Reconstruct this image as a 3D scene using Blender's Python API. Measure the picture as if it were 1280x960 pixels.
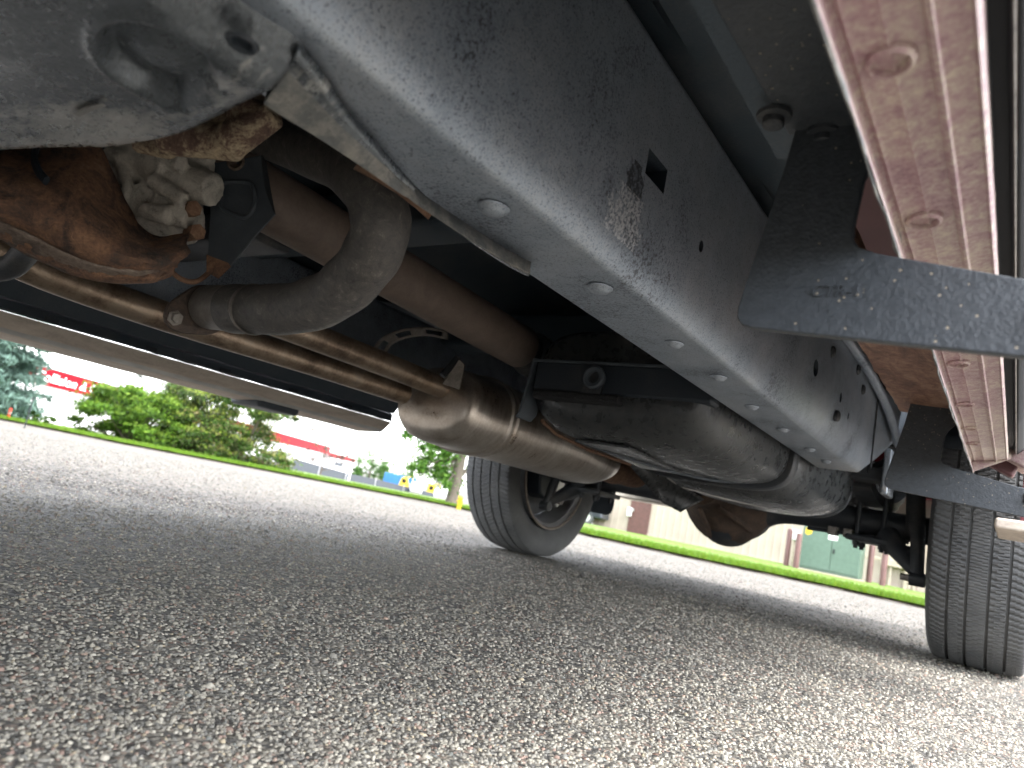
import bpy, bmesh, math, random
import numpy as np
from mathutils import Vector, Matrix, Euler
random.seed(7); RNG = np.random.default_rng(7)
for o in list(bpy.data.objects): bpy.data.objects.remove(o)
S = bpy.context.scene
COL = S.collection
R = math.radians

# ------------------------------------------------------------------ camera
FPX, PIT, ROL, YAW, CH = 870.0, R(9.3), R(11.3), R(37.3), 0.23
fwd = Vector((-math.sin(YAW)*math.cos(PIT), math.cos(YAW)*math.cos(PIT), math.sin(PIT)))
r0 = Vector((math.cos(YAW), math.sin(YAW), 0)); u0 = r0.cross(fwd)
CR = r0*math.cos(ROL)+u0*math.sin(ROL); CU = -r0*math.sin(ROL)+u0*math.cos(ROL)
CP = Vector((0, 0, CH))
cd = bpy.data.cameras.new('camera'); cam = bpy.data.objects.new('camera', cd); COL.objects.link(cam)
M3 = Matrix((CR, CU, -fwd)).transposed()
cam.matrix_world = Matrix.Translation(CP) @ M3.to_4x4()
cd.sensor_width = 36; cd.lens = 36*FPX/1280; cd.clip_start = .02; cd.clip_end = 2000
cd.dof.use_dof = True; cd.dof.focus_distance = .95; cd.dof.aperture_fstop = 7.0
S.camera = cam

# ------------------------------------------------------------------ light
SUN_EL, SUN_AZ = R(56), R(88)     # azimuth from +Y towards +X
w = bpy.data.worlds.new('World'); S.world = w; w.use_nodes = True
nt = w.node_tree; nt.nodes.clear()
wo = nt.nodes.new('ShaderNodeOutputWorld'); bg = nt.nodes.new('ShaderNodeBackground')
sky = nt.nodes.new('ShaderNodeTexSky'); sky.sky_type = 'NISHITA'; sky.sun_disc = False
sky.sun_elevation = SUN_EL; sky.sun_rotation = SUN_AZ; sky.air_density = 1.0; sky.dust_density = 2.0; sky.ozone_density = 1.0
hs = nt.nodes.new('ShaderNodeHueSaturation'); hs.inputs['Saturation'].default_value = .35
nt.links.new(sky.outputs[0], hs.inputs['Color']); veil = nt.nodes.new('ShaderNodeMix'); veil.data_type = 'RGBA'; veil.blend_type = 'ADD'; veil.inputs[0].default_value = 1.0   # even cloud cover over the whole sky
nt.links.new(hs.outputs[0], veil.inputs[6]); veil.inputs[7].default_value = (1.12, 1.12, 1.12, 1); nt.links.new(veil.outputs[2], bg.inputs['Color'])
bg.inputs['Strength'].default_value = .15
nt.links.new(bg.outputs[0], wo.inputs['Surface'])
sl = bpy.data.lights.new('sun', 'SUN'); sl.energy = .5; sl.angle = R(35); sl.color = (1, .97, .93)
so = bpy.data.objects.new('sun', sl); COL.objects.link(so)
sd = Vector((math.sin(SUN_AZ)*math.cos(SUN_EL), math.cos(SUN_AZ)*math.cos(SUN_EL), math.sin(SUN_EL)))
so.rotation_euler = sd.to_track_quat('Z', 'Y').to_euler(); so.location = sd*30
S.view_settings.view_transform = 'Standard'; S.view_settings.look = 'None'
S.view_settings.gamma = 1; S.view_settings.use_curve_mapping = False
S.view_settings.exposure = 2.98
S.render.engine = 'CYCLES'
S.cycles.use_denoising = True
S.cycles.max_bounces = 8; S.cycles.diffuse_bounces = 5; S.cycles.glossy_bounces = 3; S.cycles.use_adaptive_sampling = True; S.cycles.adaptive_threshold = .02; S.cycles.caustics_reflective = False
S.cycles.caustics_refractive = False; S.cycles.sample_clamp_indirect = 8

# ------------------------------------------------------------------ measuring helpers (pixel of the 1280x960 photo -> point)
def ray(x, y): return CR*((x-640)/FPX)-CU*((y-480)/FPX)+fwd
def ax(x, y, i, v):
    d = ray(x, y); return CP+d*((v-CP[i])/d[i])
def PX(x, y, v): return ax(x, y, 0, v)
def PY(x, y, v): return ax(x, y, 1, v)
def PZ(x, y, v): return ax(x, y, 2, v)
def PD(x, y, d): return CP+ray(x, y)*d
def PH(x, y, d):
    r = ray(x, y); return CP+r*(d/math.hypot(r.x, r.y))
def zl(r):
    if r < 4: return 0.0
    if r < 16: return -.02*(r-4)
    if r < 34: return -.24-.008*(r-16)
    if r < 60: return -.384-.05*(r-34)
    return -1.684
def zr(r):
    if r < 4: return 0.0
    if r < 10: return -.02*(r-4)
    return max(-.33, -.12-.0028*(r-10))
def azpix(x):
    d = ray(x, 619+.2*(x-612)); return math.atan2(d.x, d.y)
AZ0, AZ1 = azpix(600), azpix(735)
def zt(r, a):
    t = max(0, min(1, (a-AZ0)/(AZ1-AZ0))); t = t*t*(3-2*t)
    if a > R(60): t *= max(0, 1-(a-R(60))/R(60))
    return zl(r)*(1-t)+zr(r)*t
def ground_hit(x, y):
    d = ray(x, y); k = d.z/math.hypot(d.x, d.y); a = math.atan2(d.x, d.y)
    r = 4.0
    while r < 60 and CH+k*r > zt(r, a): r += .02
    return r, a
def GP(x, d):      # point on the ground at photo column x (taken at the horizon), distance d
    a = azpix(x); return Vector((math.sin(a)*d, math.cos(a)*d, zt(d, a)))

# ------------------------------------------------------------------ mesh helpers
def link(o, parent=None):
    COL.objects.link(o)
    if parent: o.parent = parent
    return o
def tag(o, label=None, cat=None, group=None, kind=None):
    for k, v in (('label', label), ('category', cat), ('group', group), ('kind', kind)):
        if v: o[k] = v
    return o
def empty(name, loc, label, cat, group=None):
    o = bpy.data.objects.new(name, None); o.location = loc; COL.objects.link(o)
    o.empty_display_size = .2
    return tag(o, label, cat, group)
class MB:
    def __init__(s): s.v = []; s.f = []; s.mi = []
    def add(s, vs, fs, mi=0):
        b = len(s.v); s.v += [tuple(p) for p in vs]; s.f += [tuple(i+b for i in f) for f in fs]; s.mi += [mi]*len(fs); return s
    def box(s, lo, hi, mi=0, m=None):
        (a, b, c), (d, e, f) = lo, hi
        vs = [Vector(p) for p in ((a,b,c),(d,b,c),(d,e,c),(a,e,c),(a,b,f),(d,b,f),(d,e,f),(a,e,f))]
        if m: vs = [m @ p for p in vs]
        return s.add(vs, [(0,3,2,1),(4,5,6,7),(0,1,5,4),(1,2,6,5),(2,3,7,6),(3,0,4,7)], mi)
    def prism(s, pts, d, mi=0):      # planar polygon extruded by vector d
        n = len(pts); pts = [Vector(p) for p in pts]; d = Vector(d)
        return s.add(pts+[p+d for p in pts], [tuple(range(n))[::-1], tuple(range(n, 2*n))]+[(i, (i+1) % n, n+(i+1) % n, n+i) for i in range(n)], mi)
    def loft(s, rings, closed=True, caps=True, mi=0):
        n = len(rings[0]); vs = [p for r in rings for p in r]; fs = []
        for i in range(len(rings)-1):
            for j in range(n if closed else n-1):
                k = (j+1) % n; fs.append((i*n+j, i*n+k, (i+1)*n+k, (i+1)*n+j))
        if caps and closed:
            fs.append(tuple(range(n))[::-1]); fs.append(tuple((len(rings)-1)*n+j for j in range(n)))
        return s.add(vs, fs, mi)
    def tube(s, path, rad, n=20, caps=True, mi=0, sx=1.0):
        path = [Vector(p) for p in path]; m = len(path)
        if not hasattr(rad, '__len__'): rad = [rad]*m
        T = [(path[min(i+1, m-1)]-path[max(i-1, 0)]).normalized() for i in range(m)]
        ref = Vector((0, 0, 1)) if abs(T[0].z) < .9 else Vector((1, 0, 0))
        N = (ref-T[0]*ref.dot(T[0])).normalized(); rings = []
        for i in range(m):
            N = (N-T[i]*N.dot(T[i])).normalized(); B = T[i].cross(N)
            rings.append([path[i]+N*(math.cos(a)*rad[i])+B*(math.sin(a)*rad[i]*sx) for a in (2*math.pi*k/n for k in range(n))])
        return s.loft(rings, True, caps, mi)
    def lathe(s, prof, o, axis, n=32, mi=0, caps=False):      # prof = (along, radius)
        A = Vector(axis).normalized(); ref = Vector((0, 0, 1)) if abs(A.z) < .9 else Vector((1, 0, 0))
        N = (ref-A*ref.dot(A)).normalized(); B = A.cross(N); o = Vector(o)
        rings = [[o+A*t+N*(math.cos(a)*r)+B*(math.sin(a)*r) for a in (2*math.pi*k/n for k in range(n))] for t, r in prof]
        return s.loft(rings, True, caps, mi)
    def grid(s, rows, mi=0):
        return s.loft(rows, False, False, mi)
    def obj(s, name, mats, parent=None, smooth=True, ang=38, bevel=0, seg=2, solid=0, sub=0, weld=False):
        me = bpy.data.meshes.new(name); me.from_pydata(s.v, [], s.f)
        if not isinstance(mats, (list, tuple)): mats = [mats]
        for m in mats: me.materials.append(m)
        if len(mats) > 1: me.polygons.foreach_set('material_index', s.mi)
        bm = bmesh.new(); bm.from_mesh(me)
        if weld: bmesh.ops.remove_doubles(bm, verts=bm.verts, dist=1e-5)
        bmesh.ops.recalc_face_normals(bm, faces=bm.faces); bm.to_mesh(me); bm.free()
        if smooth:
            me.polygons.foreach_set('use_smooth', [True]*len(me.polygons)); me.set_sharp_from_angle(angle=R(ang))
        o = link(bpy.data.objects.new(name, me), parent)
        if solid:
            q = o.modifiers.new('s', 'SOLIDIFY'); q.thickness = solid; q.offset = 0
        if bevel:
            q = o.modifiers.new('b', 'BEVEL'); q.width = bevel; q.segments = seg; q.limit_method = 'ANGLE'; q.angle_limit = R(40)
            q.harden_normals = True
        if sub:
            q = o.modifiers.new('u', 'SUBSURF'); q.levels = sub; q.render_levels = sub
        return o
def bake(o, fix=True, ang=35):
    dg = bpy.context.evaluated_depsgraph_get(); dg.update()
    me = bpy.data.meshes.new_from_object(o.evaluated_get(dg)); o.modifiers.clear(); o.data = me
    if fix:
        me.polygons.foreach_set('use_smooth', [True]*len(me.polygons)); me.set_sharp_from_angle(angle=R(ang))
    return o
def boolean(o, cut, op='DIFFERENCE'):
    m = o.modifiers.new('c', 'BOOLEAN'); m.object = cut; m.operation = op; m.solver = 'EXACT'; m.material_mode = 'TRANSFER'
    bake(o); bpy.data.objects.remove(cut)
    return o
def smooth_path(pts, k=6, vals=None):
    P = [Vector(p) for p in pts]; out = []; ov = []
    for i in range(len(P)-1):
        p0, p1, p2, p3 = P[max(i-1, 0)], P[i], P[i+1], P[min(i+2, len(P)-1)]
        for j in range(k):
            t = j/k; out.append(.5*((2*p1)+(p2-p0)*t+(2*p0-5*p1+4*p2-p3)*t*t+(3*p1-p0-3*p2+p3)*t**3))
            if vals: ov.append(vals[i]*(1-t)+vals[i+1]*t)
    out.append(P[-1])
    if vals: ov.append(vals[-1]); return out, ov
    return out
def dup(o, parent=None, loc=None, rot=None):
    c = o.copy(); COL.objects.link(c)
    if parent is not None: c.parent = parent
    if loc is not None: c.location = loc
    if rot is not None: c.rotation_euler = rot
    return c

# ------------------------------------------------------------------ materials
class NB:
    def __init__(s, name):
        s.m = bpy.data.materials.new(name); s.m.use_nodes = True; s.t = s.m.node_tree
        s.b = s.t.nodes['Principled BSDF']; s.out = s.t.nodes['Material Output']
        s.co = s.t.nodes.new('ShaderNodeTexCoord').outputs['Object']
    def n(s, t, **k):
        x = s.t.nodes.new(t)
        for a, b in k.items():
            if a.startswith('_'): setattr(x, a[1:], b)
        return x
    def l(s, a, b): s.t.links.new(a, b)
    def map(s, sc=(1, 1, 1), rot=(0, 0, 0)):
        x = s.n('ShaderNodeMapping'); s.l(s.co, x.inputs[0]); x.inputs['Scale'].default_value = sc; x.inputs['Rotation'].default_value = rot
        return x.outputs[0]
    def noise(s, sc, det=4, rough=.6, vec=None, dist=0):
        x = s.n('ShaderNodeTexNoise'); s.l(vec or s.co, x.inputs['Vector'])
        x.inputs['Scale'].default_value = sc; x.inputs['Detail'].default_value = det; x.inputs['Roughness'].default_value = rough
        x.inputs['Distortion'].default_value = dist
        return x.outputs['Fac']
    def vor(s, sc, feat='F1', vec=None, out='Distance'):
        x = s.n('ShaderNodeTexVoronoi', _feature=feat); s.l(vec or s.co, x.inputs['Vector']); x.inputs['Scale'].default_value = sc
        return x.outputs[out]
    def ramp(s, f, st, interp='LINEAR'):
        x = s.n('ShaderNodeValToRGB'); s.l(f, x.inputs[0]); e = x.color_ramp.elements; x.color_ramp.interpolation = interp
        while len(e) < len(st): e.new(.5)
        for q, (p, c) in zip(e, st):
            q.position = p; q.color = (c, c, c, 1) if not hasattr(c, '__len__') else (*c, 1)
        return x.outputs[0]
    def mix(s, f, a, b, mode='MIX'):
        x = s.n('ShaderNodeMix', _data_type='RGBA', _blend_type=mode)
        for v, i in ((f, 0), (a, 6), (b, 7)):
            if hasattr(v, 'is_output'): s.l(v, x.inputs[i])
            elif i == 0: x.inputs[0].default_value = v
            else: x.inputs[i].default_value = (*v, 1)
        return x.outputs[2]
    def math(s, op, a, b=0.0):
        x = s.n('ShaderNodeMath', _operation=op)
        for v, i in ((a, 0), (b, 1)):
            if hasattr(v, 'is_output'): s.l(v, x.inputs[i])
            else: x.inputs[i].default_value = v
        return x.outputs[0]
    def sep(s, v):
        x = s.n('ShaderNodeSeparateXYZ'); s.l(v, x.inputs[0]); return x.outputs
    def set(s, **k):
        for a, v in k.items():
            i = s.b.inputs[{'col': 'Base Color', 'rough': 'Roughness', 'metal': 'Metallic', 'spec': 'Specular IOR Level', 'coat': 'Coat Weight', 'sss': 'Subsurface Weight'}[a]]
            if hasattr(v, 'is_output'): s.l(v, i)
            elif hasattr(v, '__len__'): i.default_value = (*v, 1)
            else: i.default_value = v
        return s
    def bump(s, h, dist=.001, st=1.0):
        x = s.n('ShaderNodeBump'); s.l(h, x.inputs['Height']); x.inputs['Distance'].default_value = dist; x.inputs['Strength'].default_value = st
        s.l(x.outputs[0], s.b.inputs['Normal']); return s
def plain(name, col, rough=.6, metal=0, var=.25, sc=8, bump=0, bsc=200):
    b = NB(name); f = b.noise(sc, 5)
    lo = tuple(c*(1-var) for c in col); hi = tuple(min(1, c*(1+var)) for c in col)
    b.set(col=b.ramp(f, [(.3, lo), (.7, hi)]), rough=rough, metal=metal)
    if bump: b.bump(b.noise(bsc, 4), bump)
    return b.m
def chassis():
    b = NB('chassis_paint')
    big = b.noise(7, 5, .6); fine = b.noise(260, 3, .7); mid = b.noise(45, 5, .65); grit = b.noise(520, 2, .6)
    base = b.ramp(mid, [(.3, (.27, .325, .395)), (.7, (.37, .43, .51))])
    dust = b.ramp(b.math('ADD', b.math('MULTIPLY', fine, .45), b.math('MULTIPLY', big, .6)), [(.50, 0.0), (.72, .6)])
    c = b.mix(dust, base, (.52, .545, .57))
    c = b.mix(b.ramp(grit, [(.32, .75), (.44, 0.0)]), c, (.09, .098, .115))
    blk = b.ramp(b.math('ADD', b.math('MULTIPLY', fine, .5), b.math('MULTIPLY', big, .5)), [(.38, .9), (.46, 0.0)])
    c = b.mix(blk, c, (.075, .082, .098))
    # a run of tar and salt below the square hole
    q = b.sep(b.co); wy = b.math('ABSOLUTE', b.math('SUBTRACT', q[1], b.math('ADD', .552, b.math('MULTIPLY', b.math('SUBTRACT', .56, q[2]), .15))))
    inb = b.math('LESS_THAN', b.math('ADD', wy, b.math('MULTIPLY', b.math('SUBTRACT', mid, .5), .05)), .014)
    tar = b.math('MULTIPLY', inb, b.math('MULTIPLY', b.math('GREATER_THAN', q[2], .540), b.math('LESS_THAN', q[2], .572)))
    c = b.mix(b.math('MULTIPLY', tar, b.ramp(fine, [(.40, 0.0), (.5, .9)])), c, (.03, .034, .04))
    inb2 = b.math('LESS_THAN', b.math('ADD', wy, b.math('MULTIPLY', b.math('SUBTRACT', mid, .5), .10)), .030)
    salt = b.math('MULTIPLY', inb2, b.math('MULTIPLY', b.math('GREATER_THAN', q[2], .496), b.math('LESS_THAN', q[2], .543)))
    c = b.mix(b.math('MULTIPLY', salt, b.ramp(fine, [(.46, 0.0), (.56, .85)])), c, (.70, .73, .76))
    # bare scraped metal on the low rear end of the rail
    p = b.sep(b.co); sc = b.noise(60, 4, .6, b.map((1.2, 9, 1)))
    m = b.math('MULTIPLY', b.ramp(p[1], [(0, 0.0), (1, 1.0)]), 1)
    yy = b.n('ShaderNodeMapRange'); b.l(p[1], yy.inputs[0]); yy.inputs[1].default_value = 1.72; yy.inputs[2].default_value = 1.95
    zz = b.n('ShaderNodeMapRange'); b.l(p[2], zz.inputs[0]); zz.inputs[1].default_value = .49; zz.inputs[2].default_value = .474
    wear = b.math('MULTIPLY', b.math('MULTIPLY', yy.outputs[0], zz.outputs[0]), b.ramp(sc, [(.5, 0.0), (.56, 1.0)]))
    c = b.mix(wear, c, (.62, .60, .57))
    b.set(col=c, rough=b.ramp(fine, [(.3, .30), (.7, .48)]), spec=.7, metal=.5)
    b.bump(b.math('ADD', b.math('MULTIPLY', fine, .7), b.math('MULTIPLY', mid, .6)), .0010, .55)
    return b.m
def dusty_black(name, base=(.02, .022, .026), dust=(.22, .21, .19), lo=.48, hi=.75, sc=9, rough=.5, bd=.001, dmax=.8):
    b = NB(name); f = b.noise(sc, 6, .62); g = b.noise(300, 3)
    d = b.ramp(b.math('ADD', b.math('MULTIPLY', f, .8), b.math('MULTIPLY', g, .25)), [(lo, 0.0), (hi, dmax)])
    b.set(col=b.mix(d, base, dust), rough=b.ramp(f, [(.3, rough-.1), (.7, rough+.2)]))
    return b.bump(b.math('ADD', g, b.math('MULTIPLY', f, .5)), bd, .6).m
def set_metal(m, v):
    m.node_tree.nodes['Principled BSDF'].inputs['Metallic'].default_value = v; return m
def crossmat():
    b = NB('crossmember_paint'); f = b.noise(14, 6, .65, b.map((.6, 2.2, 1))); g = b.noise(240, 3); p = b.sep(b.co)
    # grit scoured off along the trailing lip and towards the centre line
    ey = b.n('ShaderNodeMapRange'); b.l(p[1], ey.inputs[0]); ey.inputs[1].default_value = .10; ey.inputs[2].default_value = .21
    ex = b.n('ShaderNodeMapRange'); b.l(p[0], ex.inputs[0]); ex.inputs[1].default_value = -.47; ex.inputs[2].default_value = -.62
    e = b.math('MULTIPLY', ey.outputs[0], b.math('ADD', b.math('MULTIPLY', ex.outputs[0], .55), .30))
    f2 = b.noise(70, 5, .7, b.map((1, 2, 1))); k = b.ramp(b.math('ADD', b.math('ADD', b.math('MULTIPLY', f, .65), b.math('MULTIPLY', f2, .35)), b.math('MULTIPLY', e, .42)), [(.66, 0.0), (.74, .5), (.90, .9)])
    c = b.mix(k, b.ramp(g, [(.3, (.105, .122, .14)), (.7, (.16, .18, .20))]), (.66, .66, .64))
    b.set(col=c, rough=b.ramp(f2, [(.35, .22), (.65, .38)]), spec=.7, metal=.6)
    return b.bump(b.math('ADD', g, b.math('MULTIPLY', f, 3)), .0012, .6).m
def rust(name, cols, sc=16, bump=.003, rough=.85, streak=(1, 1, 1)):
    b = NB(name); v = b.map(streak); f = b.noise(sc, 8, .7, v, .6); g = b.noise(sc*9, 4, .7)
    h = b.math('ADD', b.math('MULTIPLY', f, .72), b.math('MULTIPLY', g, .28)); n = len(cols)
    b.set(col=b.ramp(h, [(.34+.34*i/(n-1), c) for i, c in enumerate(cols)]), rough=rough)
    return b.bump(h, bump, .9).m
def pipe_metal(name, cols, metal=.75, rough=.42, streak=(1, 14, 1), sc=5, bump=.0006):
    b = NB(name); f = b.noise(sc, 6, .65, b.map(streak)); g = b.noise(180, 4, .7); n = len(cols)
    h = b.math('ADD', b.math('MULTIPLY', f, .75), b.math('MULTIPLY', g, .25))
    b.set(col=b.ramp(h, [(.35+.3*i/(n-1), c) for i, c in enumerate(cols)]), metal=metal, rough=b.ramp(h, [(.3, rough-.08), (.7, rough+.15)]))
    return b.bump(g, bump, .6).m
def asphalt(bump=True):
    b = NB('asphalt')
    warp = b.co
    v = b.n('ShaderNodeTexVoronoi'); b.l(warp, v.inputs['Vector']); v.inputs['Scale'].default_value = 150; v.inputs['Randomness'].default_value = 1
    cc = b.sep(v.outputs['Color'])
    c = b.ramp(cc[0], [(0, (.05, .055, .06)), (.22, (.11, .11, .115)), (.45, (.22, .21, .20)), (.62, (.33, .31, .28)), (.8, (.42, .40, .36)), (.9, (.27, .15, .12)), (1, (.52, .50, .47))])
    n2 = b.noise(1.3, 6, .6); c = b.mix(b.ramp(n2, [(.35, 0.0), (.7, .30)]), c, (.36, .34, .315)); v2 = b.n('ShaderNodeTexVoronoi'); b.l(b.co, v2.inputs['Vector']); v2.inputs['Scale'].default_value = 34; c2 = b.sep(v2.outputs['Color']); c = b.mix(b.ramp(c2[0], [(.2, .55), (.45, 0.0)]), c, (.10, .098, .095)); c = b.mix(b.ramp(c2[1], [(.78, 0.0), (.95, .5)]), c, (.42, .40, .37)); c = b.mix(1.0, c, (.58, .56, .505), 'MULTIPLY')
    c = b.mix(b.ramp(v.outputs['Distance'], [(.5, 0.0), (.8, .75)]), c, (.035, .034, .034))
    b.set(col=c, rough=.8, spec=.35)
    inv = b.math('SUBTRACT', 1, v.outputs['Distance'])
    return b.bump(b.math('ADD', inv, b.math('MULTIPLY', b.noise(60, 4), .7)), .004, 1).m
def attr_mat(name, rough=.8, attr='Col', var=1.0, sss=0, trans=0):
    b = NB(name); a = b.n('ShaderNodeVertexColor', _layer_name=attr); ac = b.mix(1.0, a.outputs[0], (var, var, var), 'MULTIPLY')
    b.set(col=ac, rough=rough, spec=.35)
    if trans:
        t = b.n('ShaderNodeBsdfTranslucent'); b.l(ac, t.inputs['Color']); x = b.n('ShaderNodeMixShader'); x.inputs[0].default_value = trans
        b.l(b.b.outputs[0], x.inputs[1]); b.l(t.outputs[0], x.inputs[2]); b.l(x.outputs[0], b.out.inputs['Surface'])
    return b.m
def paint():
    b = NB('maroon_paint'); f = b.noise(9, 5); b.set(col=b.ramp(f, [(.3, (.13, .018, .026)), (.7, (.17, .026, .035))]), rough=.25, coat=.7); return b.m
def rocker_mat():
    b = NB('dusty_maroon'); f = b.noise(5, 7, .7); g = b.noise(230, 4, .75); s_ = b.noise(60, 5, .7)
    h = b.math('ADD', b.math('MULTIPLY', f, .36), b.math('ADD', b.math('MULTIPLY', g, .38), b.math('MULTIPLY', s_, .26)))
    c = b.ramp(h, [(.37, (.20, .115, .135)), (.46, (.32, .21, .225)), (.54, (.42, .345, .305)), (.64, (.57, .52, .40))])
    b.set(col=c, rough=.5, spec=.4); return b.bump(b.math('ADD', g, s_), .0009, .6).m
def muff_mat():
    b = NB('muffler_steel'); f = b.noise(7, 6, .6); st = b.noise(48, 5, .65, b.map((.35, 2.2, .35))); g = b.noise(220, 3)
    h = b.math('ADD', b.math('MULTIPLY', f, .5), b.math('ADD', b.math('MULTIPLY', st, .32), b.math('MULTIPLY', g, .18)))
    c = b.ramp(h, [(.34, (.22, .155, .11)), (.42, (.48, .415, .35)), (.55, (.66, .605, .54)), (.7, (.82, .78, .72))])
    b.set(col=c, metal=.85, rough=b.ramp(h, [(.35, .26), (.7, .42)])); return b.bump(b.math('ADD', g, st), .0006, .5).m
def siding():
    b = NB('tan_siding'); f = b.noise(1.5, 5); b.set(col=b.ramp(f, [(.3, (.335, .28, .23)), (.7, (.39, .33, .275))]), rough=.6); return b.m

MT = dict(
    chassis=chassis(), cross=crossmat(), under=dusty_black('underbody_black', (.020, .028, .038), (.08, .08, .08), .55, .85),
    dark=dusty_black('dark_steel', (.030, .035, .042), (.16, .15, .135), .52, .8), undercoat=dusty_black('navy_undercoat', (.050, .070, .090), (.15, .155, .16), .5, .85, 6),
    bracket=None, dustlip=dusty_black('dusty_flange', (.14, .15, .155), (.38, .37, .34), .46, .70, 60, .6, .002),
    rustpan=rust('rusty_shield', [(.042, .038, .037), (.105, .068, .052), (.22, .122, .078), (.34, .19, .112), (.42, .31, .235)], 30, .014),
    rustgrey=rust('scaly_rust', [(.05, .038, .032), (.13, .098, .08), (.24, .19, .155), (.35, .30, .26)], 26, .006, .85, (1, .4, 3)),
    cream=rust('cream_rust', [(.06, .04, .035), (.11, .07, .058), (.17, .11, .085), (.42, .34, .24), (.60, .50, .34), (.62, .36, .12)], 26, .004),
    cast=rust('cast_aluminium', [(.16, .15, .13), (.40, .385, .35), (.54, .52, .47), (.66, .64, .59)], 55, .0025, .6),
    shaft=rust('brown_shaft', [(.125, .096, .080), (.17, .132, .110), (.21, .165, .14)], 24, .0008, .62),
    spipe=rust('sooty_pipe', [(.050, .050, .051), (.095, .093, .092), (.13, .122, .115), (.30, .285, .27)], 85, .0022, .5),
    sleeve=rust('grey_sleeve', [(.12, .105, .095), (.24, .22, .20), (.36, .34, .315)], 30, .001, .5, (1, 1, 1)),
    pipe=pipe_metal('heat_stained_pipe', [(.14, .10, .073), (.27, .20, .145), (.42, .33, .245), (.34, .285, .235)], .7, .36, (1, 1, 1), 14),
    muffler=muff_mat(), tank=set_metal(dusty_black('tank_black', (.055, .060, .064), (.19, .187, .178), .52, .84, 40, .27, .0006, .45), .35),
    rubber=dusty_black('tyre_rubber', (.058, .060, .063), (.16, .16, .156), .35, .8, 12, .75), rim=plain('rim_grey', (.38, .38, .38), .35, .6),
    rimrust=rust('rim_edge_rust', [(.12, .10, .085), (.22, .185, .155), (.34, .30, .26)], 30, .001), diff=rust('diff_rust', [(.045, .034, .028), (.09, .062, .046), (.15, .098, .066)], 18, .003),
    paint=paint(), darkmaroon=plain('dark_maroon', (.11, .045, .05), .5), rocker=rocker_mat(), sill=rust('rusty_sill', [(.09, .05, .045), (.20, .105, .075), (.33, .20, .14), (.40, .29, .22)], 11, .002, .6, (3, 1, 3)),
    trim=plain('black_trim', (.012, .014, .018), .75), boardm=rust('dusty_step', [(.46, .39, .33), (.62, .54, .46), (.72, .64, .55)], 18, .0015, .65, (2, .5, 2)),
    lite=plain('bare_edge', (.55, .54, .52), .4, .3), glass=plain('dark_glass', (.01, .012, .014), .05), plastic=plain('grey_plastic', (.062, .076, .092), .55, 0, .2, 30, .0006, 220),
    rustdark=rust('dark_rust', [(.04, .034, .03), (.08, .06, .05), (.14, .10, .075)], 30, .002), orange=rust('orange_rust', [(.10, .06, .042), (.22, .125, .08), (.36, .235, .155)], 40, .002), alum=plain('light_steel', (.42, .41, .39), .42, .7, .25, 30),
    asphalt=asphalt(), stone=attr_mat('stone'), leaf=attr_mat('leaf', .6, trans=.3, var=.80), bark=rust('bark', [(.05, .04, .032), (.11, .09, .072), (.17, .145, .12)], 9, .02, .9, (4, 4, .6)),
    soil=plain('soil_edge', (.34, .29, .24), .9, 0, .25, 9, .006, 60), siding=siding(), maroon=plain('maroon_metal', (.095, .04, .034), .5),
    white=plain('white_panel', (.74, .74, .73), .6, 0, .04), red=plain('red_band', (.235, .003, .010), .45, 0, .08), wtext=plain('white_letter', (.85, .85, .84), .4, 0, .03),
    green=plain('cabinet_green', (.085, .135, .105), .5, 0, .12), yellow=plain('safety_yellow', (.55, .38, .02), .5, 0, .08), grey=plain('grey_mesh', (.055, .064, .073), .7, 0, .15),
    blue=plain('blue_paint', (.015, .12, .30), .5), galv=plain('galvanised', (.5, .5, .5), .45, .5), tanbox=plain('tan_box', (.38, .32, .25), .55), carp=plain('car_paint', (.03, .035, .045), .2),
    chrome=plain('bumper_metal', (.5, .45, .38), .35, .7), silver=plain('silver_rim', (.6, .6, .6), .3, .8), orangef=plain('flag_red', (.7, .05, .03), .6))
def bracket_mat():
    b = NB('powder_black'); v = b.vor(330, 'F1'); g = b.noise(120, 3); q = b.noise(7, 4)
    dots = b.n('ShaderNodeTexVoronoi'); b.l(b.co, dots.inputs['Vector']); dots.inputs['Scale'].default_value = 330
    dc = b.sep(dots.outputs['Color'])
    k = b.math('MULTIPLY', b.math('LESS_THAN', dots.outputs['Distance'], b.math('MULTIPLY', dc[1], .34)), b.math('GREATER_THAN', b.math('ADD', b.math('MULTIPLY', dc[0], .55), b.math('MULTIPLY', q, .6)), .80))
    c = b.mix(k, b.ramp(g, [(.3, (.034, .040, .048)), (.7, (.052, .060, .070))]), (.26, .225, .175))
    b.set(col=c, rough=.45, spec=.55); return b.bump(b.math('ADD', g, b.math('MULTIPLY', v, .4)), .0012, .5).m
MT['bracket'] = bracket_mat()
MT['red'].node_tree.nodes['Principled BSDF'].inputs['Specular IOR Level'].default_value = .08
MT['leaf'].node_tree.nodes['Principled BSDF'].inputs['Specular IOR Level'].default_value = .2

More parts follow.
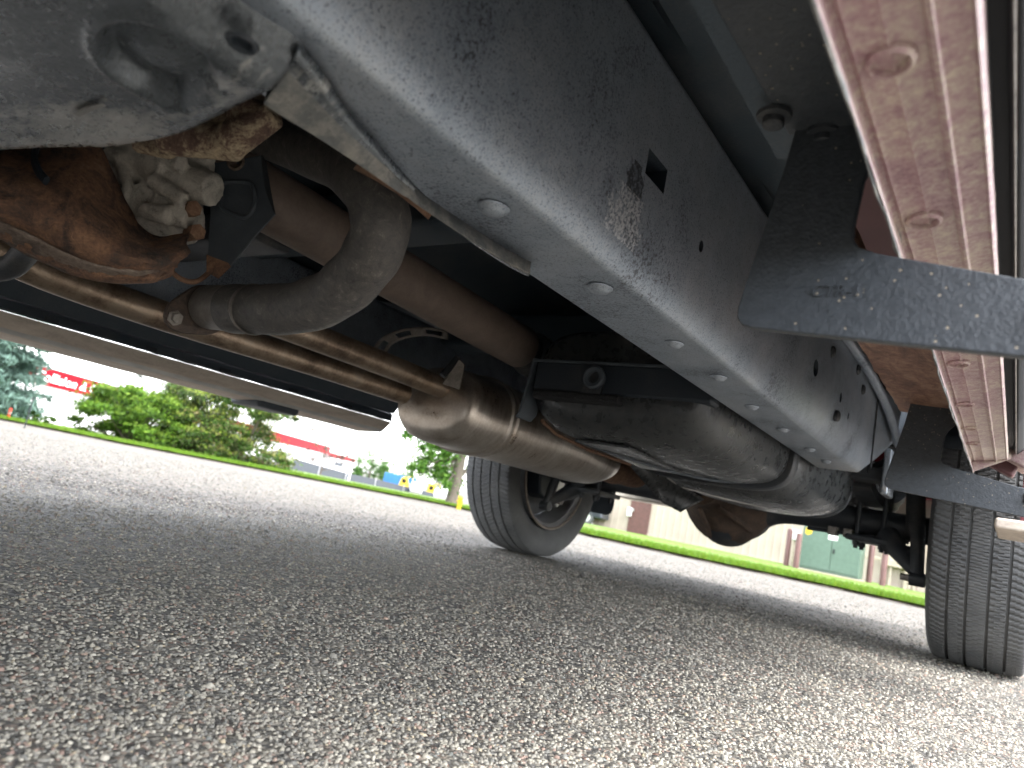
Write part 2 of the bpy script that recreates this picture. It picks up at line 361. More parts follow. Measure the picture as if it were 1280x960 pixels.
# ------------------------------------------------------------------ ground
def lot_edge():
    px = [(-260, 474), (0, 525), (150, 555), (300, 583), (430, 608), (560, 633), (660, 655), (740, 672), (850, 696), (940, 715), (1050, 738), (1150, 760), (1280, 789), (1500, 838)]
    return sorted((a, r) for r, a in (ground_hit(x, y) for x, y in px))
EDGE = lot_edge()
EA = np.array([e[0] for e in EDGE]); ER = np.array([e[1] for e in EDGE])
def edge_r(a):
    return float(np.interp(a, EA, ER))
def polar_sheet(name, rs, az0, az1, na, dz, mat, kind='structure'):
    rows = []
    for i in range(na+1):
        a = az0+(az1-az0)*i/na
        rows.append([(math.sin(a)*r, math.cos(a)*r, zt(r, a)+dz) for r in (rs(a) if callable(rs) else rs)])
    o = MB().grid(rows).obj(name, mat, None, True, 180); return tag(o, kind=kind)
rr = [0.001, .5, 1, 1.5, 2, 2.5, 3, 3.5, 4, 4.5, 5, 6, 7, 8, 10, 12, 14, 16, 19, 22, 26, 30, 34, 40, 60, 100, 200, 500, 1200]
polar_sheet('parking_lot', rr, -math.pi, math.pi, 96, 0, MT['asphalt'])
def grass_mat():
    b = NB('lawn'); f = b.noise(.7, 5); g = b.noise(30, 4)
    c = b.ramp(b.math('ADD', b.math('MULTIPLY', f, .6), b.math('MULTIPLY', g, .4)), [(.35, (.066, .118, .008)), (.65, (.118, .195, .014))])
    b.set(col=c, rough=.8); return b.bump(g, .03).m
MT['lawn'] = grass_mat()
A0, A1 = R(-95), R(28)
polar_sheet('verge_edge', lambda a: [edge_r(a)-.10-.05*math.sin(a*90), edge_r(a)+.3], A0, A1, 160, .012, MT['soil'])
tag(polar_sheet('lawn', lambda a: [edge_r(a)+.03*math.sin(a*140), edge_r(a)+.25, edge_r(a)+1, edge_r(a)+3, edge_r(a)+6, edge_r(a)+12, edge_r(a)+22], A0, A1, 200, .05, MT['lawn']))
def vcol_mesh(name, V, F, C, mat, parent=None, smooth=False):
    me = bpy.data.meshes.new(name); k = F.shape[1]
    me.vertices.add(len(V)); me.vertices.foreach_set('co', V.astype(np.float32).ravel())
    me.loops.add(F.size); me.loops.foreach_set('vertex_index', F.astype(np.int32).ravel())
    me.polygons.add(len(F)); me.polygons.foreach_set('loop_start', np.arange(0, F.size, k, dtype=np.int32))
    me.update(calc_edges=True); me.materials.append(mat)
    ca = me.color_attributes.new('Col', 'FLOAT_COLOR', 'POINT')
    ca.data.foreach_set('color', np.c_[C, np.ones(len(C))].astype(np.float32).ravel())
    if smooth: me.polygons.foreach_set('use_smooth', [True]*len(me.polygons))
    return link(bpy.data.objects.new(name, me), parent)
def stones(name, N, r0s, r1s, base_size, label, tone=1.0):
    a = RNG.uniform(R(-112), R(30), N); r = np.exp(RNG.uniform(math.log(r0s), math.log(r1s), N))
    x = np.sin(a)*r; y = np.cos(a)*r; gz = np.array([zt(q, w_) for q, w_ in zip(r, a)]) if r1s > 4 else np.zeros(N)
    size = .88*(base_size+.0014*RNG.random(N)**2+.0013*np.clip(r, 0, 2.2)+.0006*np.clip(r-2.2, 0, 9)) * RNG.uniform(.75, 1.3, N)
    big = RNG.random(N) > .985; size[big] *= 1.6
    K = 4; th = np.arange(K)*2*math.pi/K
    jit = RNG.uniform(.65, 1.35, (N, K)); el = RNG.uniform(.65, 1.0, N); rot = RNG.uniform(0, 6.28, N)
    cx = np.cos(th)[None]*jit; cy = np.sin(th)[None]*jit*el[:, None]
    X = cx*np.cos(rot)[:, None]-cy*np.sin(rot)[:, None]; Y = cx*np.sin(rot)[:, None]+cy*np.cos(rot)[:, None]
    hgt = size*RNG.uniform(.15, .48, N); tx = RNG.normal(0, .16, N); ty = RNG.normal(0, .16, N)
    base = np.stack([x[:, None]+X*size[:, None], y[:, None]+Y*size[:, None], np.full((N, K), -.002)+gz[:, None]], 2)
    ts = .62*size
    tz = gz[:, None]+hgt[:, None]+(X*tx[:, None]+Y*ty[:, None])*ts[:, None]*2
    top = np.stack([x[:, None]+X*ts[:, None], y[:, None]+Y*ts[:, None], tz], 2)
    V = np.concatenate([base, top], 1).reshape(-1, 3)
    o = (np.arange(N)*2*K)[:, None]
    f = []
    for k in range(K): f.append([k, (k+1) % K, K+(k+1) % K, K+k])
    f += [[K, K+1, K+2, K+3]]
    F = (o[:, :, None]+np.array(f)[None]).reshape(-1, 4)
    pal = np.array([(.07, .075, .085), (.13, .135, .145), (.20, .195, .19), (.29, .275, .25), (.38, .36, .32), (.44, .42, .38), (.50, .48, .45), (.25, .12, .095), (.34, .20, .15), (.40, .32, .20), (.10, .13, .15)])
    pi = RNG.choice(len(pal), N, p=[.09, .13, .18, .19, .15, .09, .05, .045, .03, .03, .015])
    C = pal[pi]*RNG.uniform(.8, 1.2, (N, 1)); C = np.repeat((.27+(C*.75+C.mean(1)[:, None]*.25-.27)*.62)*tone*np.array((1.01, .97, .85))*(1+.09*np.sin(x*7+np.sin(y*5)*2)*np.sin(y*9+x*3))[:, None], 2*K, 0)
    tag(vcol_mesh(name, V, F, C, MT['stone']), label, 'gravel', kind='stuff')
stones('asphalt_aggregate', 150000, .20, 3.0, .0017, 'small mixed grey, tan and reddish stones bedded in the asphalt')
stones('coarse_aggregate', 45000, 2.6, 11, .0020, 'coarser pale and dark grit on the sunlit asphalt further off', .38)
def blades():
    N = 42000
    a = RNG.uniform(R(-82), R(12), N); er = np.interp(a, EA, ER); r = er+np.abs(RNG.normal(0, 1, N))**1.4*1.6-.04
    x = np.sin(a)*r; y = np.cos(a)*r; z = np.array([zt(q, w_) for q, w_ in zip(r, a)])+.045
    h = RNG.uniform(.04, .10, N); wd = RNG.uniform(.004, .009, N); t = RNG.uniform(0, 6.28, N); lx = RNG.normal(0, .03, N); ly = RNG.normal(0, .03, N)
    b0 = np.c_[x-np.cos(t)*wd, y-np.sin(t)*wd, z]; b1 = np.c_[x+np.cos(t)*wd, y+np.sin(t)*wd, z]; tp = np.c_[x+lx, y+ly, z+h]
    V = np.stack([b0, b1, tp], 1).reshape(-1, 3); F = np.arange(3*N).reshape(N, 3)
    c = np.array((.105, .20, .014))*RNG.uniform(.65, 1.35, (N, 1)); c[:, 0] *= RNG.uniform(.8, 1.3, N)
    tag(vcol_mesh('grass', V, F, np.repeat(c, 3, 0), MT['leaf']), 'short bright green grass along the edge of the parking lot', 'grass', kind='stuff')
blades()

# ------------------------------------------------------------------ the truck
T = empty('pickup_truck', (0, 0, 0), 'maroon pickup truck seen from below with rusty exhaust and black frame', 'truck')
ZB = .47
def section(x0, x1, zb, zt_, ro=.024, ri=.012, rt=.02, n=6):
    pts = []
    h = zt_-zb; rz = min(.105, h*.45); rxx = .036
    for k in range(13):          # outer lower corner: crisp fold, then a long gentle belly
        a = R(-66+66*k/12); pts.append((x1-rxx+rxx*math.cos(a), zb+.004+rz*(math.sin(a)-math.sin(R(-66)))/(-math.sin(R(-66)))))
    for (cx, cz, r, a0) in ((x1-rt, zt_-rt, rt, 0), (x0+rt, zt_-rt, rt, 90), (x0+ri, zb+ri, ri, 180)):
        for k in range(n+1):
            a = R(a0+90*k/n); pts.append((cx+r*math.cos(a), cz+r*math.sin(a)))
    pts += [(x1-rxx+rxx*math.cos(R(-66))-.010, zb), (x1-rxx+rxx*math.cos(R(-66))-.004, zb+.0008)]
    return pts
def rail(xo, xi):
    st = [(-1.7, 0, .24), (-.6, 0, .24), (.2, 0, .24), (.9, 0, .24), (1.6, 0, .24), (1.96, 0, .24), (2.0, .012, .23), (2.2, .075, .2), (2.5, .18, .17), (2.75, .27, .16), (3.0, .29, .15), (3.85, .27, .15)]
    rings = []
    for y, dz, h in st:
        s = section(min(xi, xo), max(xi, xo), ZB+dz, ZB+dz+h) if xo > xi else [(xi+xo-a, b) for a, b in section(xo, xi, ZB+dz, ZB+dz+h)]
        rings.append([(a, y, b) for a, b in s])
    o = MB().loft(rings).obj('frame_rail', MT['chassis'], T, ang=50)
    return o
rl = rail(-.32, -.45); rl['label'] = 'dusty black box-section frame rail with plugged holes'
cm = MB()
def cbox(y0, y1, z0, z1): cm.box((-.40, y0, z0), (-.30, y1, z1))
cbox(.566, .612, .570, .597)
for (x, y, ry, rz) in ((877, 308, .006, .007), (1020, 460, .018, .016), (1051, 497, .009, .011), (1061, 520, .006, .008)):
    p = PX(x, y, -.32); cm.lathe([(-.05, 1), (.05, 1)], (0, 0, 0), (1, 0, 0), 14, caps=True)
    k = len(cm.v)-28
    for i in range(k, len(cm.v)):
        a, b, c = cm.v[i]; cm.v[i] = (-.32+a, p.y+b*ry, p.z+c*rz)
cut = cm.obj('cutter', MT['under'], smooth=False); boolean(rl, cut)  # near-black cutter colours the hole walls, shade put into the cavities
q = rl.modifiers.new('w', 'WEIGHTED_NORMAL'); q.keep_sharp = True
# plugs on the underside of the rail
pm = MB().lathe([(0.0, .0175), (-.0015, .0170), (-.0022, .0150), (-.0050, .0120), (-.0065, .0070), (-.0070, .0001)], (0, 0, 0), (0, 0, 1), 24)
plug0 = None
for i, y in enumerate((.0, .2, .421, .614, .82, .993, 1.199, 1.404, 1.633, 1.8)):
    if i == 0: plug0 = pm.obj('plug', MT['chassis'], rl); c = plug0
    else: c = dup(plug0, rl)
    c.location = (-.377-.012*(i > 5), y, ZB-.001)
    s = .82 if i < 4 else .72
    c.scale = (s, s, 1)
MB().box((-.3185, 1.957, .485), (-.3155, 1.964, .70)).obj('weld_seam', MT['dark'], rl)
for (x, y) in ((1078, 487), (1072, 462), (1040, 440), (1046, 520)):
    p = PX(x, y, -.32); MB().lathe([(-.004, .012), (.003, .012), (.006, .008), (.007, .0002)], p, (1, 0, 0), 12).obj('rivet', MT['dark'], rl)
rr_ = rail(-1.63, -1.5); rr_['label'] = 'far frame rail in deep shade'
# brake line and wiring along the top of the near rail
bl = smooth_path([PX(1030, 380, -.31), PX(1066, 432, -.31), PX(1090, 470, -.305), PX(1110, 512, -.30), PX(1124, 556, -.30)], 6)
MB().tube(bl, .011, 12).obj('brake_line', MT['chassis'], T)
# flared flange of the crossmember lapping the rail
inn = [(330, 128), (352, 143), (400, 172), (460, 212), (530, 261), (590, 300), (640, 330), (662, 341)]
rid = [(372, 60), (398, 92), (432, 140), (478, 190), (530, 245), (585, 292), (632, 324), (662, 340)]
I_ = smooth_path([PZ(x, y, .452) for x, y in inn], 5); D_ = smooth_path([PZ(x, y, .4655) for x, y in rid], 5)
rows = []
for a, b in zip(D_, I_):
    row = []
    for t in (-.06, 0, .04, .12, .3, .6, .9, 1.0):
        p = a.lerp(b, t); dz = 0
        if t == 0: dz = -.004
        if t == .04: dz = -.0045
        if .04 < t < .95: dz = -.002*math.sin(t*math.pi)
        row.append(p+Vector((0, 0, dz)))
    row.append(b+Vector((-.003, .002, .012))); rows.append(row)
gm = MB().grid(rows); nc = len(rows[0])-1; gm.mi = [0 if (k % nc) < 4 else 1 for k in range(len(gm.f))]
gm.obj('gusset_flange', [MT['cross'], MT['dustlip']], T, ang=60, solid=.002)
# transmission crossmember
def crossm():
    rows = []
    xs = np.concatenate([np.linspace(-.350, -.80, 175), np.linspace(-.82, -1.62, 40)])
    prof = [(-.16, .56), (-.16, .48), (-.145, .457), (-.12, .452)]+[(y, .45) for y in np.linspace(-.1, .165, 120)]+[(.178, .4485), (.19, .4455), (.197, .4445), (.204, .4455), (.2085, .449), (.21, .455), (.2095, .463), (.208, .48), (.205, .56)]
    for x in xs:
        row = []
        ye = 0
        t = (x+.53)/.1
        ye = .014*math.exp(-t*t)-.030*max(0, min(1, (-.62-x)/.15))
        for y, z in prof:
            yy = y+ye*(1 if y > .1 else max(0, (y+.1)/.2)); zz = z
            if z < .4505 and y > -.11 and y < .19:
                d = math.hypot((x+.447)/.047, (y-.158)/.033)
                zz += .011*max(0, min(1, (1.0-d)/.16))**1 if d < 1 else -.0030*math.exp(-((d-1.10)/.10)**2)
                if d < .78: zz -= .006*max(0, min(1, (.78-d)/.5))
                pass
                zz += .012*max(0, min(1, (-.56-x)/.12))*math.exp(-((y-.09)/.035)**2)
            zz += .034*max(0, min(1, (x+.392)/.04))**1.3 if z < .47 else 0
            row.append((x, yy, zz))
        rows.append(row)
    o = MB().grid(rows).obj('crossmember', MT['cross'], T, ang=70); o['label'] = 'black pressed crossmember with round dimple and scoured edge'
    h = PZ(303, 53, .4485)
    MB().lathe([(0, .0095), (-.002, .0085), (-.001, .006), (.003, .005), (.004, .0001)], h, (0, 0, 1), 16).obj('drain_hole', MT['under'], o)
    a, b = PZ(94, 144, .4468), PZ(128, 131, .4468); d = b-a; n = Vector((-d.y, d.x, 0)).normalized()*.0028
    MB().prism([a-n*.7, a.lerp(b, .5)-n, b-n*.3, b+n*.8, a.lerp(b, .6)+n*.6, a+n], (0, 0, .001)).obj('painted_reflection', MT['alum'], o)  # pale strip imitating a reflection on the crossmember
crossm()
# drive shaft
ds = MB().tube([(-.95, -.3, .62), (-.95, .55, .602), (-.953, 1.255, .577), (-.953, 1.262, .577)], [.049, .049, .049, .046], 36).obj('drive_shaft', MT['shaft'], T)
MB().tube([(-.953, 1.25, .577), (-.953, 1.29, .575), (-.953, 1.30, .574), (-.953, 1.36, .57), (-.953, 1.40, .565)], [.040, .040, .054, .052, .03], 28).obj('coupling', MT['dark'], ds)
MB().tube([(-.953, 1.38, .565), (-.95, 2.4, .46)], .038, 24).obj('rear_shaft', MT['dark'], ds)
# S-bend exhaust pipe
sp = [(250, 128, .98), (310, 155, .95), (370, 182, .90), (422, 202, .83), (460, 232, .765), (476, 275, .755), (468, 312, .77), (445, 345, .80), (413, 371, .835), (372, 385, .87), (330, 387, .905), (290, 386, .94)]
pth = smooth_path([PD(*p) for p in sp], 6)
ex = MB().tube(pth, [.0325+.0008*math.sin(i*.9) for i in range(len(pth))], 36).obj('exhaust_pipe', MT['spipe'], T); ex['label'] = 'sooty S-bend exhaust pipe'
s0, s1 = PD(318, 387, .912), PD(262, 384, 1.0)
ax_ = (s1-s0).normalized(); L = (s1-s0).length
MB().lathe([(-.004, .0325), (0, .0338), (.004, .0325), (.006, .0318), (L-.004, .0318), (L, .030)], s0, ax_, 36).obj('sleeve', MT['sleeve'], ex)
def flange(o, d, parent, mat, r=.052, ear=.066, th=.010):
    d = d.normalized(); n = Vector((0, 0, 1)); n = (n-d*n.dot(d)).normalized(); b = d.cross(n)
    dirs = n*-.55+b*(-.84); pts = []
    for k in range(40):
        a = 2*math.pi*k/40; q = n*math.cos(a)+b*math.sin(a); e = abs(q.dot(dirs.normalized()))
        pts.append(o+q*(r*.78+(ear-r*.78)*e**5))
    f = MB().prism(pts, d*th).obj('flange', mat, parent, ang=40, bevel=.002)
    for s in (-1, 1):
        c = o+dirs.normalized()*(ear-.013)*s
        MB().lathe([(-.010, .0001), (-.010, .007), (-.003, .0075), (-.002, .011), (.0, .011)], c, d, 6).obj('bolt', MT['sleeve'], f, ang=20)
    return f
flange(s1-ax_*.002+CR*-.006-CU*.004, ax_, ex, MT['rustdark'], .046, .058)
MB().tube(smooth_path([s1, PD(270, 384, 1.12), PD(292, 386, 1.22), PD(320, 393, 1.29)], 6), .024, 24).obj('joining_pipe', MT['pipe'], ex)
# orange rusty heat shield edge above the bend
he = [(448, 214, .66), (475, 228, .66), (500, 243, .66), (525, 262, .66), (542, 277, .665)]
rows = [[PD(x-6+dx, y-6+dy, d+dd) for dx, dy, dd in ((10, -12, -.01), (6, -6, 0), (2, 0, .008), (0, 3, .014))] for x, y, d in he]
MB().grid(rows).obj('heat_shield', MT['orange'], ex, ang=60, solid=.0015)
# twin pipes to the muffler
up = smooth_path([PX(285, 379, -1.13), PX(330, 397, -1.13), PX(420, 432, -1.14), PX(500, 463, -1.15), PX(556, 486, -1.15)], 5)
MB().tube(up, .0265, 28).obj('exhaust_pipe', MT['pipe'], T)
lp = smooth_path([PX(-30, 298, -1.24), PX(60, 343, -1.24), PX(220, 400, -1.24), PX(400, 457, -1.245), PX(505, 492, -1.245)], 5)
MB().tube(lp, .0265, 28).obj('exhaust_pipe', MT['pipe'], T)
# muffler: oval can along Y
def oval(y, cx, cz, a, b, n=44, e=2.4):
    r = []
    for k in range(n):
        t = 2*math.pi*k/n; c, s = math.cos(t), math.sin(t)
        r.append((cx+a*math.copysign(abs(c)**(2/e), c), y, cz+b*math.copysign(abs(s)**(2/e), s)))
    return r
CXM, CZM = -1.17, .425
ms = [(1.235, .05, .03), (1.236, .108, .062), (1.243, .124, .082), (1.262, .135, .094), (1.30, .139, .098), (1.375, .141, .100), (1.379, .147, .106), (1.389, .147, .106), (1.393, .1405, .0995), (1.401, .1405, .0995), (1.405, .146, .105), (1.415, .146, .105), (1.419, .1405, .0995), (1.43, .1415, .1005), (1.95, .1415, .1005), (1.97, .140, .099), (2.02, .128, .086), (2.07, .100, .068), (2.09, .06, .055)]
mf = MB().loft([oval(y, CXM, CZM, a, b) for y, a, b in ms]).obj('muffler', MT['muffler'], T, ang=50)
# outlet and tail pipe over the axle
ot = smooth_path([(-1.16, 2.04, .420), (-1.155, 2.20, .412), (-1.15, 2.36, .415), (-1.14, 2.52, .47), (-1.13, 2.72, .58), (-1.16, 3.0, .60), (-1.2, 3.5, .55)], 5)
MB().tube(ot, [.060]*6+[.052]*5+[.036]*(len(ot)-11), 24).obj('outlet_pipe', MT['orange'], mf)
# hanger between shaft and muffler
hp = [(574, 449, 1.52), (581, 456, 1.52), (574, 487, 1.50), (553, 480, 1.50)]
MB().prism([PD(*p) for p in hp], fwd*.012).obj('hanger', MT['sleeve'], mf, bevel=.002)
MB().tube([PD(553, 470, 1.53), PD(572, 447, 1.55)], .008, 10).obj('hanger_rod', MT['dark'], mf)
# curved slotted brace far left
oa = smooth_path([PD(464, 440, 1.75), PD(476, 423, 1.75), PD(500, 412, 1.75), PD(532, 409, 1.75), PD(560, 414, 1.75)], 6)
ia = smooth_path([PD(484, 441, 1.75), PD(490, 431, 1.75), PD(508, 423, 1.75), PD(534, 420, 1.75), PD(560, 425, 1.75)], 6)
bm_ = MB(); n_ = len(oa)
vs = []; fs = []
for a, b in zip(oa, ia): vs += [a, a.lerp(b, .28), a.lerp(b, .75), b]
for i in range(n_-1):
    for j in range(3):
        if j == 1 and (i % 8) in (2, 3, 4, 5): continue
        fs.append((4*i+j, 4*i+j+1, 4*i+4+j+1, 4*i+4+j))
bm_.add(vs, fs).obj('slotted_brace', MT['sleeve'], T, solid=.006)
# gearbox area ------------------------------------------------------------
gb = MB()
def blob(x, y, d, rx, n=10):
    c = PD(x, y, d); gb.lathe([(-math.cos(math.pi*k/n)*rx, max(1e-4, math.sin(math.pi*k/n)*rx)) for k in range(n+1)], c, fwd, 14, caps=True)
def seg(a, b, r0_, r1_):
    A, B = PD(*a), PD(*b); gb.tube([A, A.lerp(B, .5), B], [r0_, (r0_+r1_)/2, r1_], 14)
seg((95, 160, .93), (195, 250, .90), .085, .062)
seg((150, 170, .90), (235, 215, .86), .055, .042)
seg((200, 215, .86), (268, 238, .85), .027, .021)
seg((190, 250, .88), (235, 285, .87), .040, .028)
seg((120, 160, .85), (215, 215, .845), .009, .009)
seg((175, 290, .87), (240, 282, .87), .026, .022)
seg((205, 250, .86), (240, 262, .855), .022, .019)
seg((150, 282, .88), (215, 240, .845), .012, .012)
seg((100, 200, .87), (180, 275, .86), .010, .008)
for a_, b_, ra, rb_ in (((150, 200, .845), (160, 232, .835), .008, .006), ((160, 232, .835), (152, 268, .84), .006, .008), ((205, 190, .83), (228, 205, .825), .014, .010), ((190, 225, .83), (232, 250, .825), .011, .008),
        ((178, 262, .83), (214, 270, .828), .009, .013), ((130, 190, .84), (190, 200, .838), .007, .007), ((222, 268, .84), (238, 272, .84), .016, .015), ((105, 185, .85), (125, 215, .85), .013, .010), ((240, 190, .86), (262, 205, .86), .014, .012)):
    seg(a_, b_, ra, rb_)
g = gb.obj('transmission_case', MT['cast'], T)
m = g.modifiers.new('r', 'REMESH'); m.mode = 'VOXEL'; m.voxel_size = .0028
m = g.modifiers.new('s', 'SMOOTH'); m.iterations = 2; m.factor = .5
bake(g, True, 60); g['label'] = 'grey cast aluminium gearbox housing'
for (x, y, d) in ((238, 262, .838), (243, 291, .845)):
    MB().lathe([(-.010, .0001), (-.010, .010), (.012, .010)], PD(x, y, d), CR*-.7+fwd*.6, 6).obj('bolt', MT['orange'], g, ang=20)
# rusty shield: curved sheet
upE = [(-40, 150, .80), (0, 165, .80), (55, 172, .80), (118, 176, .81), (148, 235, .82), (172, 280, .83), (200, 297, .835), (241, 290, .85)]
miE = [(-60, 235, .70), (-5, 250, .70), (45, 262, .71), (95, 290, .72), (130, 310, .735), (165, 322, .75), (200, 326, .77), (236, 315, .80)]
loE = [(-60, 270, .76), (0, 297, .76), (35, 318, .765), (75, 337, .77), (110, 348, .78), (150, 353, .79), (195, 351, .80), (216, 341, .815)]
bkE = [(x+4, y-14, d+.12) for x, y, d in loE]
U_, M_, L_, B_ = [smooth_path([PD(*p) for p in e], 5) for e in (upE, miE, loE, bkE)]
rows = []
for i, (a, b, c, e) in enumerate(zip(U_, M_, L_, B_)):
    row = smooth_path([a, a.lerp(b, .5)-fwd*.012, b, b.lerp(c, .55)-fwd*.006, c, e], 6)
    rows.append([p+fwd*(.0022*math.sin(i*1.7+j*.9)+.0016*math.sin(j*2.3+i*.35)) for j, p in enumerate(row)])
MB().grid(rows).obj('heat_shield', [MT['rustpan']], T, ang=70, solid=.003)['label'] = 'brown rusted curved shield under the gearbox'
sl_ = smooth_path([PD(48, 178, .765), PD(43, 195, .745), PD(47, 212, .73), PD(58, 226, .724)], 6)
MB().tube(sl_, .0055, 8, sx=.6).obj('black_slot', MT['under'], T)  # black tube stands in for the dark opening of a slot
# scaly grey underside of the shield
rows = []
for i, (b, c) in enumerate(zip(M_, L_)):
    rows.append([b.lerp(c, t)-fwd*(.0075+.012*math.sin(t*3.0)*.5+.0022*math.sin(i*2.1+t*17)) for t in (.52, .6, .68, .76, .84, .92, .99)])
MB().grid(rows[:34]).obj('scale_layer', MT['rustgrey'], T, ang=70, solid=.002)
# dark shadowed mount and lower cable
MB().tube(smooth_path([PD(-30, 338, .95), PD(10, 335, .93), PD(30, 318, .90), PD(42, 300, .86)], 5), .016, 14).obj('rubber_mount', MT['dark'], T)
MB().tube(smooth_path([PD(205, 330, .86), PD(225, 348, .88), PD(245, 352, .9), PD(262, 340, .92)], 6), .0035, 8).obj('wire_loop', MT['orange'], T)
for dx in (0, 5, 9):
    MB().tube(smooth_path([PD(248+dx*.5, 240, .95), PD(244+dx, 262, .93), PD(246+dx, 285, .95)], 5), .0014, 6).obj('wire', MT['alum'], T)
# cream and brown rusty mount under the rail end
cb = MB()
def seg2(a, b, r0_, r1_):
    A, B = PD(*a), PD(*b); cb.tube([A, A.lerp(B, .5), B], [r0_, (r0_+r1_)/2, r1_], 12)
seg2((205, 168, .74), (300, 182, .73), .022, .017); seg2((285, 178, .72), (345, 142, .71), .020, .014)
seg2((300, 148, .73), (332, 142, .72), .024, .020); seg2((230, 155, .76), (340, 118, .74), .03, .024); seg2((170, 180, .76), (215, 186, .75), .010, .012)
c_ = cb.obj('transmission_mount', MT['cream'], T)
m = c_.modifiers.new('r', 'REMESH'); m.mode = 'VOXEL'; m.voxel_size = .004
m = c_.modifiers.new('s', 'SMOOTH'); m.iterations = 2; m.factor = .5
bake(c_, True, 50); c_['label'] = 'flaking cream and rust coloured mount'
# dark folded bracket
pl = [(263, 204), (326, 194), (332, 236), (344, 268), (322, 292), (288, 333), (272, 348), (258, 340), (262, 270)]
db = MB().prism([PD(x, y, .90) for x, y in pl], fwd*.004).obj('support_bracket', MT['plastic'], T, bevel=.0015)
MB().prism([PD(326, 194, .899), PD(331, 193, .93), PD(337, 236, .93), PD(344, 268, .899), PD(332, 240, .899)], fwd*.003).obj('fold', MT['dark'], db)
rb = smooth_path([PD(x, y, .897) for x, y in ((277, 235), (283, 228), (310, 228), (317, 236), (318, 258), (305, 272), (280, 262), (276, 250), (277, 235))], 5)
MB().tube(rb, .0032, 8, caps=False).obj('embossed_rib', MT['plastic'], db)
MB().lathe([(-.004, .012), (-.005, .009), (.0, .006), (.004, .0001)], PD(296, 203, .897), fwd, 14).obj('bolt_hole', MT['rustgrey'], db)
MB().prism([PD(x, y, .896) for x, y in ((258, 318), (268, 322), (284, 328), (288, 333), (272, 348), (258, 340))], fwd*.003).obj('rusted_tip', MT['rustpan'], db)
# dark lumps of drivetrain behind
MB().lathe([(-.5, .10), (.1, .13), (.28, .12), (.40, .08), (.44, .05)], (-.97, -.1, .58), (0, 1, 0), 28, caps=True).obj('transfer_case', MT['dark'], T)
# floor pan with stamped ribs ---------------------------------------------
rows = []
for x in np.linspace(-1.86, -.10, 90):
    row = []
    for y in np.linspace(-1.4, 1.72, 80):
        z = .745
        tun = math.exp(-((x+.975)/.24)**4)*.11
        rib = .010*max(-1, min(1, 4*math.sin(x*48)))*(1 if abs(x+.975) > .33 else 0)*(1 if .15 < (y % .75) < .62 else 0)
        row.append((x, y, z+tun+rib))
    rows.append(row)
MB().grid(rows).obj('floor_pan', MT['undercoat'], T, ang=40)
for y0, y1, z0 in ((.02, .12, .68), (.80, .90, .67), (1.55, 1.66, .66)):
    MB().box((-1.5, y0, z0), (-.45, y1, .76)).obj('floor_crossmember', MT['undercoat'], T, bevel=.012)
MB().box((-1.50, .62, .58), (-1.08, .70, .64)).obj('chassis_brace', MT['dark'], T, bevel=.01)
MB().prism([(-.50, .72, .66), (-.80, .66, .70), (-.80, 1.02, .70), (-.50, 1.08, .66)], (0, 0, .006)).obj('floor_shield', MT['sleeve'], T, bevel=.002)
# box crossmember with mount hole ahead of the tank
xb = MB().box((-.86, 1.20, .468), (-.46, 1.245, .535)).obj('tank_crossmember', MT['under'], T, bevel=.008)
xr = MB().box((-.865, 1.192, .529), (-.455, 1.199, .536)).obj('flange_edge', MT['plastic'], xb, bevel=.002)
MB().prism([(-.862, 1.195, .535), (-.872, 1.195, .42), (-.885, 1.195, .405), (-.878, 1.195, .42), (-.868, 1.195, .535)], (0, .06, 0)).obj('end_flange', MT['plastic'], xb)
ph = PY(745, 473, 1.195)
MB().lathe([(-.004, .024), (-.012, .024), (-.014, .020), (-.012, .013), (.004, .012), (.006, .0001)], ph, (0, 1, 0), 20).obj('bushing', MT['plastic'], xb)
MB().prism([ph+Vector((-.03, -.003, -.045)), ph+Vector((.015, -.003, -.045)), ph+Vector((.022, -.003, 0)), ph+Vector((.0, -.003, .025)), ph+Vector((-.022, -.003, .0))], (0, .006, 0)).obj('bushing_plate', MT['dark'], xb)
# fuel tank: two blow-moulded lobes with seam, strap and foam pad
def rbox(name, lo, hi, bev, mat, parent, tw=0):
    o = MB().box(lo, hi).obj(name, mat, parent, smooth=True)
    b = o.modifiers.new('b', 'BEVEL'); b.width = bev; b.segments = 7
    return o
def tankloft(name, st, mat, parent, ang=60):
    rings = []
    for (y, x0, x1, zb, zt_, e) in st:
        cx, cz, a, b = (x0+x1)/2, (zb+zt_)/2, abs(x1-x0)/2, (zt_-zb)/2
        rings.append([(p[0], y, p[2]) for p in oval(y, cx, cz, a, b, 56, e)])
    return MB().loft(rings).obj(name, mat, parent, ang=ang)
tk = tankloft('fuel_tank', [(1.205, -.80, -.50, .44, .47, 3), (1.21, -.84, -.48, .415, .60, 3.4), (1.23, -.865, -.47, .40, .61, 4), (1.30, -.875, -.465, .388, .625, 4.5), (1.5, -.875, -.46, .378, .63, 4.5), (1.72, -.87, -.46, .378, .63, 4.5), (1.80, -.865, -.47, .385, .63, 4), (1.83, -.85, -.48, .40, .62, 3.6), (1.86, -.80, -.52, .45, .6, 3)], MT['tank'], T)
tk['label'] = 'black moulded fuel tank'
tk2 = tankloft('rear_lobe', [(1.80, -.82, -.52, .42, .58, 3), (1.82, -.86, -.48, .385, .61, 3.2), (1.90, -.875, -.455, .362, .62, 3.4), (2.10, -.88, -.44, .352, .63, 3.4), (2.30, -.87, -.43, .352, .63, 3.2), (2.38, -.85, -.43, .362, .62, 3), (2.43, -.82, -.45, .39, .6, 2.8), (2.45, -.78, -.5, .44, .56, 2.6)], MT['tank'], tk)
